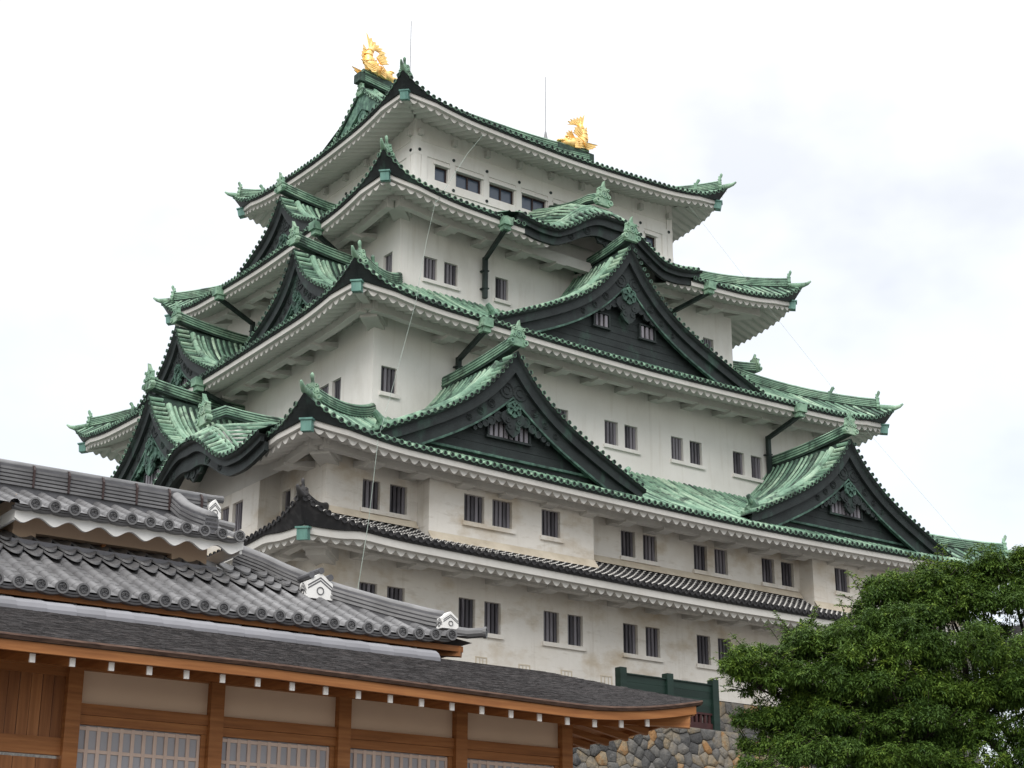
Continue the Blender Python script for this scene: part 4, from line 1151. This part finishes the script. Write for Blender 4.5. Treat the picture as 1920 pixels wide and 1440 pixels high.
# three courses of broad flat tiles below the clerestory
for row, D0 in enumerate((23.20, 23.46, 23.70)):
    s = 11.96 + .1475
    while s > 3.5:
        mb.tint = .25 + .3 * rnd(); v = []; th = .035
        for i in range(9):
            x = -.146 + .292 * i / 8; b = .17 * (1 - (x / .146) ** 2) - .09
            z = lambda D: zu(D) + .105 + .03 * row + .035 * abs(x / .146) ** 2
            v += [PW(s + x, D0 - b, z(D0 - b)), PW(s + x, D0 + .5, z(D0 + .5) - .06), PW(s + x, D0 - b, z(D0 - b) - th)]
        mb.add(v, [(i * 3 + a, i * 3 + b_, i * 3 + 3 + b_, i * 3 + 3 + a) for i in range(8) for a, b_ in ((0, 1), (0, 2))])
        s -= .295
uproof = mb.build('tile_roof', ['tile', 'tiledark'], palace)
fb = MB(); fb.tint = .3
box(fb, PW, 2, UT - .1, UE + .1, UE + .15, 6.41, 6.50); box(fb, PW, UT - .15, UT - .1, UE + .15, 30, 6.41, 6.50); fb.build('eave_board', ['wood'], palace)
fb = MB(); fb.m = 0; fb.add([PW(2, UE + .15, 6.48), PW(UT - .15, UE + .15, 6.48), PW(13.2, 22.9, 6.62), PW(2, 22.9, 6.62)], [(0, 1, 2, 3)])
fb.add([PW(UT - .15, UE + .15, 6.48), PW(UT - .15, 30, 6.48), PW(13.2, 30, 6.62), PW(13.2, 22.9, 6.62)], [(0, 1, 2, 3)]); fb.build('eave_soffit', ['winframe'], palace)
k = 0
while 14.1 - .495 * k > 3.5:
    s = 14.1 - .495 * k; k += 1
    mb = MB(); bar(mb, PW(s, UE + .36, 6.42), PW(s, 22.9, 6.50), .05, .08); o = mb.build('rafter', ['wood'], palace)
    mb = MB(); bar(mb, PW(s, UE + .348, 6.415), PW(s, UE + .372, 6.415), .058, .095); mb.build('rafter_cap', ['cap'], o)
mb = MB(); mb.tint = .7; bar(mb, PW(UT - .12, UE + .12, 6.42), PW(13.15, 22.9, 6.55), .12, .16); mb.build('hip_rafter', ['wood'], palace)
# hip ridges with house-shaped end blocks
STK = [(-.15, -.05), (-.15, .03), (-.12, .04), (-.14, .08), (-.11, .09), (-.13, .13), (-.10, .14), (-.12, .18), (-.09, .19), (-.11, .23), (-.085, .24), (-.08, .29), (-.04, .325), (.04, .325), (.08, .29), (.085, .24), (.11, .23), (.09, .19), (.12, .18), (.10, .14), (.13, .13), (.11, .09), (.14, .08), (.12, .04), (.15, .03), (.15, -.05)]
def endblock(o, w, h, dp):
    """white gabled end block; faces front (PO) and carries chevrons and a roundel"""
    mb = MB(); G = lambda a, b, c: o + PS * a + PO * b + UP * c
    pent = [(-w / 2 * 1.12, 0), (w / 2 * 1.12, 0), (w / 2, h * .62), (0, h), (-w / 2, h * .62)]
    prism(mb, [G(a, -dp / 2, c) for a, c in pent], PO * dp)
    e = mb.build('ridge_end_block', ['white'], uproof)
    cb = MB()
    def chev(off, th, fr, hw_):
        for sg in (-1, 1):
            cb.add([fr(0, h * (.86 - off)), fr(sg * hw_, h * (.52 - off)), fr(sg * hw_, h * (.52 - off - th)), fr(0, h * (.86 - off - th))], [(0, 1, 2, 3)])
    fr = lambda a, c: G(a, dp / 2 + .004, c)
    chev(0.03, .06, fr, w * .5); chev(.14, .06, fr, w * .5)
    disc(cb, G(0, dp / 2 + .012, h * .3), PS, UP, PO, h * .155, 0, 0, n=12, rim=.8, th=.012)
    fl = lambda a, c: G(-w / 2 * (1.10 - .1 * c / h) - .012, a, c)
    chev(.22, .06, fl, dp * .48); chev(.33, .06, fl, dp * .48)
    disc(cb, G(-w / 2 * 1.10 - .012, 0, h * .24), PO, UP, -PS, h * .13, 0, 0, n=12, rim=.8, th=.012)
    cb.build('block_crest', ['tiledark'], e)
    return e
def hipP(D, dz=0): return PW(UT - (D - UE), D, zu(D) + zul(UT - (D - UE), D) + dz)
mb = MB(); mb.tint = .55; layered(mb, [hipP(24.35, .06), hipP(24.0, .03), hipP(23.75, -.02), hipP(23.45, -.06)], .34, .33, 5, 0, 1); mb.build('hip_ridge', ['tile', 'tiledark'], uproof)
mb = MB(); mb.tint = .55; layered(mb, [hipP(D, .03) for D in (23.5, 23.0, 22.5, 22.1, 21.92)], .28, .23, 3, 0, 1); mb.build('hip_ridge', ['tile', 'tiledark'], uproof)
BB = hipP(23.42, -.12) + PO * .20 - PS * .06
e = endblock(BB, .44, .42, .26)
tb = MB()
for a, c in ((-.17, .36), (0, .45), (.17, .36)):
    o_ = BB + PS * a + UP * c
    tube(tb, [o_ - PO * .25, o_ + PO * .15], .052, 10)
tb.build('ridge_end_tile', ['tiledark'], uproof)
endblock(hipP(21.88, .02) + PO * .08 - PS * .05, .27, .27, .18)
tb = MB(); tb.tint = .4
tube(tb, [hipP(21.9, .02), hipP(21.65, .03), hipP(21.45, .08)], [.085, .085, .075], 10); tomoe(tb, hipP(21.44, .08), (PS + PO * -1).normalized(), UP, (PO + PS).normalized(), .09); tb.build('corner_tile', ['tile', 'tiledark'], uproof)
# clerestory
cw = MB(); wall(cw, lambda x, w, z: PW(x, -w, z), 7.85, 10.95, 7.5, 8.3, -23.9, [(8.2, 10.36, 7.69, 7.85)], .2)
cw.add([PW(10.95, 23.9, 7.4), PW(10.95, 25, 7.4), PW(10.95, 25, 8.4), PW(10.95, 23.9, 8.4)], [(0, 1, 2, 3)])
cw.add([PW(7.85, 23.9, 7.4), PW(7.85, 25, 7.4), PW(7.85, 25, 8.4), PW(7.85, 23.9, 8.4)], [(0, 1, 2, 3)])
cl = cw.build('clerestory', ['panel'], palace)
mb = MB(); box(mb, PW, 8.15, 10.4, 24.06, 24.09, 7.6, 7.9); mb.build('vent_slot', ['winframe'], cl)
mb = MB(); box(mb, PW, 9.25, 9.31, 23.95, 24.05, 7.69, 7.85); mb.build('vent_post', ['wood'], cl)
mb = MB(); ring4(mb, [[PW(s, 23.62, 7.60), PW(s, 23.60, 7.66), PW(s, 23.86, 7.69), PW(s, 23.88, 7.60)] for s in (7.75, 11.0)]); mb.build('clerestory_sill', ['sheet'], cl)
CE = 23.2
RK = 24.75
def zk(D): return 8.07 + .36 * (D - CE) + .02 * (D - CE) ** 2
mb = MB(); v = []; mb.tint = .4
for i in range(2): v += [PW((3, 11.3)[i], CE, zk(CE)), PW((3, 11.3)[i], RK, zk(RK)), PW((3, 11.3)[i], 2 * RK - CE, zk(CE))]
mb.add(v, [(0, 1, 4, 3), (1, 2, 5, 4)])
nr = (UP + PO * .5).normalized(); s = 11.14
while s > 3.2:
    if s > 7.6 or True:
        g_ = lambda d, s=s: PW(s, CE - .03 + d * .89, zk(CE - .03 + d * .89))
        segtube(mb, (g_, 1.72), PS, nr, .077)
        if s > 7.75: mb.tint = .4; tomoe(mb, g_(0) + UP * .032 + PO * .02, PS, UP, PO, .092)
    s -= .295
s = 11.14 - .1475; mb.m = 0; mb.tint = .3
while s > 7.7:
    for L in range(2):
        v = []
        for i in range(9):
            x = -.1475 + .295 * i / 8; sag = -.02 * (1 - (x / .1475) ** 2); z = zk(CE) + sag - .01 - .03 * L
            v += [PW(s + x, CE - .045 + .02 * L, z), PW(s + x, CE - .03 + .02 * L, z - .022), PW(s + x, CE + .1, z - .022), PW(s + x, CE + .1, z)]
        mb.add(v, [(i * 4 + j, i * 4 + j + 1, i * 4 + j + 5, i * 4 + j + 4) for i in range(8) for j in (0, 1, 2)])
    s -= .295
mb.m = 0
cr = mb.build('clerestory_roof', ['tile', 'tiledark'], palace)
# white wavy fascia
mb = MB(); v = []; n = 200
for i in range(n + 1):
    s = 7.66 + (11.28 - 7.66) * i / n; b = 7.825 + .105 * (.5 - .5 * math.cos(2 * math.pi * (s - 7.78) / .47)) ** .9
    for D in (CE + .1, CE + .15): v += [PW(s, D, 8.045), PW(s, D, b)]
mb.add(v, [(4 * i + a, 4 * i + b_, 4 * i + 4 + b_, 4 * i + 4 + a) for i in range(n) for a, b_ in ((0, 1), (1, 3), (3, 2))] + [(4 * n, 4 * n + 1, 4 * n + 3, 4 * n + 2), (0, 1, 3, 2)])
for s in (7.66, 11.24): box(mb, PW, s, s + .04, CE + .15, 25.4, 7.86, 8.04)
mb.build('wavy_fascia', ['white'], cr)
mb = MB(); mb.add([PW(7.7, CE + .15, 8.0), PW(11.24, CE + .15, 8.0), PW(11.24, 23.95, 8.12), PW(7.7, 23.95, 8.12)], [(0, 1, 2, 3)]); mb.build('clerestory_soffit', ['panel'], cr)
mb = MB(); RZ = zk(RK) + .05
layered(mb, [PW(s, RK, RZ) for s in (2, 6, 11.22)], .34, .36, 5, 0, 1)
rdg = mb.build('clerestory_ridge', ['tile', 'tiledark'], cr)
s = 11.1
while s > 3:
    sb = MB(); sb.tint = .5; sweep(sb, [PW(s, RK, RZ), PW(s + .03, RK, RZ)], [(-.19, 0), (-.19, .28), (-.14, .36), (0, .405), (.14, .36), (.19, .28), (.19, 0)]); sb.build('ridge_strap', ['winframe'], rdg); s -= .56
mb = MB(); layered(mb, [PW(10.70, 24.70, zk(24.70) + .16), PW(10.70, 24.2, zk(24.2) + .07), PW(10.71, 23.8, zk(23.8) + .05), PW(10.72, 23.30, zk(23.30) + .05)], .26, .24, 3, 0, 1); mb.build('descending_ridge', ['tile', 'tiledark'], cr)
endblock(PW(11.34, 24.66, RZ - .02), .2, .32, .22)
mb = MB(); tube(mb, [PW(11.1, RK, RZ + .36), PW(11.35, RK, RZ + .36), PW(11.56, RK, RZ + .37)], .06, 10); mb.build('ridge_end_tile', ['tile'], cr)
mb = MB(); tube(mb, [PW(11.3, 24.45, RZ - .12), PW(11.62, 24.4, RZ - .16)], .07, 10); mb.build('ridge_end_tile', ['tile'], cr)

# ------------------------------------------------------------------ stone walls
def poly_clip(poly, nx_, ny_, c):
    out = []
    for i in range(len(poly)):
        a, b = poly[i], poly[(i + 1) % len(poly)]; da = a[0] * nx_ + a[1] * ny_ - c; db = b[0] * nx_ + b[1] * ny_ - c
        if da <= 0: out.append(a)
        if (da < 0 < db) or (db < 0 < da):
            t = da / (da - db); out.append((a[0] + (b[0] - a[0]) * t, a[1] + (b[1] - a[1]) * t))
    return out
def masonry(name, label, G, x0, x1, y0, y1, cell, seed, order=.0):
    """G(x, y, d): point on the wall face, d = bulge outward"""
    rs = random.Random(seed); pts = []
    rows = int((y1 - y0) / cell) + 1
    for j in range(-1, rows + 1):
        n = int((x1 - x0) / cell)
        for i in range(-1, n + 1):
            if rs.random() < .2: continue
            pts.append((x0 + (i + .5 * (j % 2) + .5 + rs.uniform(-.46, .46)) * cell, y0 + (j + .5 + rs.uniform(-.44, .44)) * cell * .86))
    mb = MB(); mb.m = 0
    for k, p in enumerate(pts):
        poly = [(x0, y0), (x1, y0), (x1, y1), (x0, y1)]
        for q in pts:
            dx, dy = q[0] - p[0], q[1] - p[1]; d2 = dx * dx + dy * dy
            if 0 < d2 < (cell * 3.2) ** 2:
                poly = poly_clip(poly, dx, dy, dx * (p[0] + q[0]) / 2 + dy * (p[1] + q[1]) / 2)
                if len(poly) < 3: break
        if len(poly) < 3: continue
        cx = sum(a for a, _ in poly) / len(poly); cy = sum(b for _, b in poly) / len(poly)
        # round the corners
        rp_ = []
        for i in range(len(poly)):
            a, b = poly[i], poly[(i + 1) % len(poly)]
            rp_ += [(lerp(a[0], b[0], .07), lerp(a[1], b[1], .07)), (lerp(a[0], b[0], .93), lerp(a[1], b[1], .93))]
        n = len(rp_); mb.tint = min(1, max(0, rs.betavariate(1.5, 1.5))); vs = []
        tl = [rs.uniform(-.06, .06), rs.uniform(-.06, .06)]; bz = rs.uniform(.03, .10)
        for f_, d in ((.985, -.03), (.96, bz * .55), (.86, bz)):
            vs += [G(cx + (a - cx) * f_, cy + (b - cy) * f_, d + (a - cx) * tl[0] + (b - cy) * tl[1] + rs.uniform(-.012, .012)) for a, b in rp_]
        vs.append(G(cx, cy, bz * 1.1))
        mb.smooth = True
        mb.add(vs, [(a * n + j, a * n + (j + 1) % n, (a + 1) * n + (j + 1) % n, (a + 1) * n + j) for a in range(2) for j in range(n)] + [(2 * n + j, 2 * n + (j + 1) % n, 3 * n) for j in range(n)])
        mb.smooth = False
    mb.m = 1; mb.add([G(x0, y0, -.02), G(x1, y0, -.02), G(x1, y1, -.02), G(x0, y1, -.02)], [(0, 1, 2, 3)])
    return mb
# the keep's own base, battered outwards
kb = masonry('', '', lambda x, y, d: V((x, -(15.95 + (13.05 - y) * .22 + d), y)), -10, 8, 9.0, 13.05, .52, 5)
kb.m = 1
o1 = (18.3, 15.95); zt_, zbm = 13.04, 0.0; ex = 13.04 * .3
A = [V((sx * 18.2, sy * 15.85, zt_)) for sx, sy in ((-1, -1), (1, -1), (1, 1), (-1, 1))]; B = [V((sx * (18.2 + ex), sy * (15.85 + ex * .8), zbm)) for sx, sy in ((-1, -1), (1, -1), (1, 1), (-1, 1))]
kb.m = 2; kb.add(A + B, [(i, (i + 1) % 4, (i + 1) % 4 + 4, i + 4) for i in range(4)] + [(0, 1, 2, 3)])
base = kb.build('stone_base', ['stone', 'gap', 'stone'], None, label='battered stone base right under the white walls of the castle keep', category='stone wall')
lw = masonry('', '', lambda x, y, d: V((x, -(19.3 + (11.15 - y) * .16 + d), y)), -12.5, 4.5, 6.4, 11.15, .43, 11)
lw.m = 1; lw.add([V((-12.5, -19.3, 11.13)), V((4.5, -19.3, 11.13)), V((4.5, -15.9, 11.13)), V((-12.5, -15.9, 11.13))], [(0, 1, 2, 3)])
lw.m = 0; box(lw, lambda a, b, c: V((a, -b, c)), -12.5, 4.5, 17.0, 20.0, 0, 6.4)
lw.build('rubble_wall', ['stone', 'gap'], None, label='lower wall of rough grey and tan stones under the green fence', category='stone wall')
# loopholes and stone coping in the first-storey wall
for x0, x1, z0, z1 in ((-11.15, -10.69, 13.1, 13.56), (-9.05, -8.57, 13.05, 13.49), (-6.92, -6.44, 13.03, 13.48), (-4.84, -4.33, 13.05, 13.48)):
    mb = MB(); w = HB[1]
    for q in ((x0 - .05, x0, z0, z1 + .05), (x1, x1 + .05, z0, z1 + .05), (x0, x1, z1, z1 + .05), (x0 + .14, x0 + .17, z0, z1 - .02), (x1 - .17, x1 - .14, z0, z1 - .02)): box(mb, SR, q[0], q[1], w - .01, w + .02, q[2], q[3])
    mb.build('loophole', ['cream'], keep)

# ------------------------------------------------------------------ green fence
fence = empty('panel_fence', (-3.4, -18.3, 11.15), label='dark green boarded fence with tall posts on the rough stone wall', category='fence')
FX = [-5.92, -3.46, -.98]; FZ = [13.36, 13.36, 13.38]; fw = 18.33
for x in FX:
    mb = MB(); mb.tint = rnd(); box(mb, SR, x - .165, x + .165, fw - .16, fw + .17, 11.15, 13.37); mb.build('fence_post', ['fence'], fence)
for i in range(2):
    a, b = FX[i] + .165, FX[i + 1] - .165
    mb = MB()
    for j in range(4): mb.tint = rnd(); box(mb, SR, a, b, fw - .04 + .012 * (j % 2), fw + .06, 11.98 + .285 * j + .006, 11.98 + .285 * (j + 1))
    mb.tint = .2; box(mb, SR, a, b, fw - .1, fw + .12, 13.12, 13.17); mb.build('board_panel', ['fence'], fence)
    mb = MB(); box(mb, SR, a, b, fw - .08, fw + .08, 11.28, 11.56); box(mb, SR, a, b, fw - .07, fw + .07, 11.9, 11.98)
    n = 9
    for j in range(n): x = lerp(a, b, (j + .5) / n); box(mb, SR, x - .05, x + .05, fw - .05, fw + .05, 11.56, 11.9)
    mb.build('lattice_rail', ['redwood'], fence)
for x in (FX[2],):
    mb = MB()
    for j in range(4): mb.tint = rnd(); box(mb, lambda a, b, c: V((a, b, c)), x - .05, x + .05, -(fw - .17), -15.9, 11.98 + .285 * j, 11.98 + .285 * j + .28)
    box(mb, lambda a, b, c: V((a, b, c)), x - .06, x + .06, -(fw - .17), -15.9, 11.2, 11.6); mb.build('side_panel', ['fence'], fence)
mb = MB(); box(mb, SR, FX[0] + .2, FX[2] - .2, fw - .6, fw - .5, 11.2, 12.0); mb.build('back_panel', ['hole'], fence)

# ------------------------------------------------------------------ cherry tree
LEAF = bpy.data.materials.new('cherry_leaf'); LEAF.use_nodes = True
t_ = LEAF.node_tree; b_ = t_.nodes['Principled BSDF']
at = t_.nodes.new('ShaderNodeAttribute'); at.attribute_name = 'tint'
rp = t_.nodes.new('ShaderNodeValToRGB'); el = rp.color_ramp.elements
el[0].position = 0; el[0].color = (.030, .066, .014, 1); el[1].position = 1; el[1].color = (.25, .34, .045, 1)
x_ = el.new(.5); x_.color = (.078, .142, .022, 1)
x_ = el.new(.8); x_.color = (.14, .22, .030, 1)
t_.links.new(at.outputs['Fac'], rp.inputs[0]); t_.links.new(rp.outputs[0], b_.inputs['Base Color'])
b_.inputs['Roughness'].default_value = .6; b_.inputs['Specular IOR Level'].default_value = .22
tr = t_.nodes.new('ShaderNodeBsdfTranslucent'); mxs = t_.nodes.new('ShaderNodeMixShader'); mxs.inputs[0].default_value = .22
t_.links.new(rp.outputs[0], tr.inputs['Color']); t_.links.new(b_.outputs[0], mxs.inputs[1]); t_.links.new(tr.outputs[0], mxs.inputs[2])
t_.links.new(mxs.outputs[0], t_.nodes['Material Output'].inputs['Surface'])
P['leaf'] = LEAF
rt = random.Random(21)
# local axes of the tree: a across the view (right), b away, c up
TO = V((-24.8, -51.2, 0))
ta = V((math.sin(yaw), -math.cos(yaw), 0)); tb_ = V((math.cos(yaw), math.sin(yaw), 0))
TP = lambda a, b, c: TO + ta * a + tb_ * b + V((0, 0, c))
tree = empty('cherry_tree', tuple(TO), label='large leafy green cherry tree in front of the castle corner', category='tree')
CL = [(-5.06, -1.79, 6.33, 0.36), (-4.68, -1.85, 6.43, 0.45), (-4.75, -1.64, 6.12, 0.36), (-4.13, -1.73, 6.67, 0.48), (-3.67, -1.61, 6.78, 0.51), (-3.6, -2.03, 6.22, 0.53), (-4.29, -2.01, 6.18, 0.43), (-3.11, -1.51, 6.97, 0.54), (-3.93, -1.16, 7.04, 0.3), (-2.7, -1.4, 7.49, 0.5), (-2.59, -1.32, 7.84, 0.25), (-2.22, -1.3, 7.69, 0.49), (-2.61, -1.83, 7.0, 0.52), (-1.74, -1.21, 7.84, 0.54), (-1.51, -1.06, 8.06, 0.41), (-2.09, -1.74, 7.19, 0.56), (-1.19, -1.15, 7.81, 0.58), (-1.51, -1.68, 7.16, 0.58), (-0.71, -1.07, 7.97, 0.56), (-0.33, -1.08, 8.2, 0.45), (-0.84, -1.66, 7.34, 0.61), (-0.24, -1.42, 7.75, 0.62), (-2.93, -2.17, 6.42, 0.56), (-2.23, -2.12, 6.51, 0.6), (-1.59, -2.28, 6.48, 0.59), (-0.9, -2.27, 6.57, 0.61), (-3.31, -2.19, 5.94, 0.51), (-2.69, -2.42, 5.82, 0.55), (-2.0, -2.38, 5.91, 0.57), (-1.32, -2.35, 5.92, 0.59), (-0.65, -2.34, 5.92, 0.63), (-4.67, -1.45, 5.5, 0.4), (-4.35, -1.7, 5.68, 0.43), (-3.96, -1.96, 5.73, 0.44), (-4.78, -1.23, 5.23, 0.31), (-4.09, -1.54, 5.32, 0.41), (-3.69, -2.22, 5.35, 0.42), (-3.05, -2.34, 5.29, 0.48), (-4.48, -2.28, 4.93, 0.38), (-4.03, -2.56, 4.86, 0.45), (-4.92, -2.42, 4.71, 0.33), (-3.56, -2.65, 4.81, 0.48), (-2.97, -2.57, 4.74, 0.53), (-2.21, -2.33, 5.26, 0.55), (-1.54, -2.3, 5.26, 0.59), (-0.86, -2.28, 5.27, 0.6), (-2.3, -2.51, 4.66, 0.58), (-1.64, -2.48, 4.59, 0.58), (-0.84, -2.28, 4.61, 0.61), (-2.05, -0.52, 6.48, 0.72), (-1.2, -0.52, 5.95, 0.76), (-2.53, -0.41, 5.78, 0.67), (-0.43, -0.53, 6.48, 0.81), (-3.37, -0.65, 5.93, 0.54), (-1.92, -0.34, 5.35, 0.72), (0.49, -1.23, 7.89, 0.72), (0.24, -1.99, 6.84, 0.73), (0.22, -1.99, 5.9, 0.77), (0.05, -1.93, 4.98, 0.76), (1.31, -1.31, 7.42, 0.84), (1.2, -1.48, 6.24, 0.87), (1.02, -1.41, 5.21, 0.86), (-3.44, -2.26, 4.12, 0.62), (-2.47, -2.27, 3.96, 0.66), (-1.44, -2.11, 3.9, 0.7), (-0.41, -2.0, 3.99, 0.75), (2.21, -1.22, 6.55, 0.97), (1.91, -1.1, 5.26, 0.96)]

def limb(name, pts, r0, r1):
    mb = MB(); mb.smooth = True; n = len(pts) - 1
    tube(mb, pts, [lerp(r0, r1, i / n) for i in range(n + 1)], 8); return mb.build(name, ['bark'], tree)
def wob(a, b, n, k):
    o = []
    for i in range(n + 1):
        t = i / n; e = math.sin(math.pi * t) * k
        o.append(a.lerp(b, t) + V((rt.uniform(-e, e), rt.uniform(-e, e), rt.uniform(-e, e) + e * .8)))
    return o
J = TP(.9, .2, 3.2)
limb('trunk', [TP(1.3, .1, 0), TP(1.25, .1, .4), TP(1.15, .15, 1.4), TP(1.0, .2, 2.4), J], .34, .22)
hubs = [TP(-2.2, -.5, 5.0), TP(-.8, -.2, 5.6), TP(.6, .2, 6.0), TP(2.4, .4, 5.6), TP(-1.2, -.6, 4.3), TP(3.6, .6, 6.2)]
for h in hubs: limb('limb', wob(J, h, 6, .16), .15, .06)
tw = MB(); lf = MB()
def leaf(o, d, L, wd):
    """one drooping leaf: three stations, folded along the midrib"""
    d = V(d); sd = d.cross(V((0, 0, 1)))
    if sd.length < .05: sd = V((1, 0, 0))
    sd.normalize()
    p1 = o + d * L * .5; d2 = (d + V((0, 0, -.75))).normalized(); p2 = p1 + d2 * L * .55
    up = sd.cross(d).normalized() * -1
    k = len(lf.v)
    lf.v.extend([o, p1 + sd * wd - V((0, 0, wd * .5)), p1, p1 - sd * wd - V((0, 0, wd * .5)), p2]); lf.t.extend([lf.tint] * 5)
    for q in ((k, k + 1, k + 2), (k, k + 2, k + 3), (k + 1, k + 4, k + 2), (k + 2, k + 4, k + 3)): lf.f.append(q); lf.mi.append(0); lf.sm.append(False)
# fill between and behind the clumps so that the crown reads as one canopy
FILL = []
for q in range(70):
    i0, i1 = rt.sample(range(len(CL)), 2)
    p, q2 = CL[i0], CL[i1]
    if math.dist(p[:3], q2[:3]) < 1.5: FILL.append(((p[0] + q2[0]) / 2, (p[1] + q2[1]) / 2 + rt.uniform(.1, .9), (p[2] + q2[2]) / 2 - .05, min(p[3], q2[3]) * .8))
for ci, (a, b, c, rr) in enumerate(CL + FILL):
    rr *= 1.12
    C = TP(a, b, c); h = min(hubs, key=lambda q: (q - C).length)
    pth = wob(h, C, 5, .10); tube(tw, pth, [.05, .04, .034, .028, .02, .014], 6)
    bias = rt.uniform(-.16, .16); n = int(470 * (rr / .5) ** 2 * (.8 if rr > .65 else 1))
    n = min(n, 700)
    # sub-lobes give the clump an uneven outline
    lobes = []
    for q in range(9):
        th = rt.uniform(0, 6.28); ph = rt.uniform(-.5, 1.1)
        lobes.append((C + V((math.cos(th) * math.cos(ph), math.sin(th) * math.cos(ph), math.sin(ph) * .7)) * rr * rt.uniform(.3, 1.0), rr * rt.uniform(.25, .5)))
    for lc, lr in lobes[:4]:
        tube(tw, wob(C, lc, 3, .04), [.014, .011, .008, .005], 5)
    # shoots standing out of the clump, leaves along them
    for q in range(7 if ci < len(CL) else 0):
        th = rt.uniform(0, 6.28); sp = rt.uniform(-.15, .95); cp = math.sqrt(1 - sp * sp); dv = V((math.cos(th) * cp, math.sin(th) * cp, sp))
        p0 = C + V((dv.x, dv.y, dv.z * .7)) * rr * .75; dv = (dv + V((0, 0, .25))).normalized(); Ls = rt.uniform(.22, .5); p1 = p0 + dv * Ls - V((0, 0, .05))
        tube(tw, [p0, (p0 + p1) / 2 + V((0, 0, .02)), p1], [.008, .006, .003], 5)
        bs = min(1, max(0, .62 + bias + rt.gauss(0, .12)))
        for i in range(int(Ls * 60)):
            t = rt.random(); lf.tint = min(1, max(0, bs + rt.uniform(-.1, .12)))
            o = p0.lerp(p1, t) + V((0, 0, .02 * math.sin(math.pi * t))); g_ = rt.uniform(0, 6.28)
            d = (dv * .6 + V((math.cos(g_), math.sin(g_), rt.uniform(-.3, .5)))).normalized(); leaf(o, d, rt.uniform(.06, .11), rt.uniform(.011, .017))
    for q in range(n):
        lc, lr = rt.choice(lobes); th = rt.uniform(0, 6.283); sp = rt.uniform(-.75, 1); cp = math.sqrt(max(0, 1 - sp * sp)); k = rt.uniform(.55, 1.12) ** .6
        dv = V((math.cos(th) * cp, math.sin(th) * cp, sp)); o = lc + V((dv.x, dv.y, dv.z * .72)) * lr * k
        axis = (dv + V((0, 0, .25)) + V((rt.uniform(-.4, .4), rt.uniform(-.4, .4), rt.uniform(-.3, .3)))).normalized()
        base = min(1, max(0, .40 + bias + rt.gauss(0, .15)))
        m = rt.randint(5, 8); r0 = rt.uniform(0, 6.28)
        s1 = axis.cross(V((.3, .2, .9))).normalized(); s2 = s1.cross(axis)
        for i in range(m):
            g_ = r0 + 6.283 * i / m; el_ = rt.uniform(.15, .9)
            d = (axis * el_ + (s1 * math.cos(g_) + s2 * math.sin(g_))).normalized()
            lf.tint = min(1, max(0, base + rt.uniform(-.1, .1)))
            leaf(o + axis * rt.uniform(-.05, .04), d, rt.uniform(.06, .11), rt.uniform(.011, .017))
tw.build('twigs', ['bark'], tree, kind='stuff')
lf.build('foliage', ['leaf'], tree, kind='stuff')

# ------------------------------------------------------------------ ground
mb = MB(); mb.add([(-1500, -1500, 0), (1500, -1500, 0), (1500, 1500, 0), (-1500, 1500, 0)], [(0, 1, 2, 3)])
mb.build('ground', ['ground'], None, kind='structure')
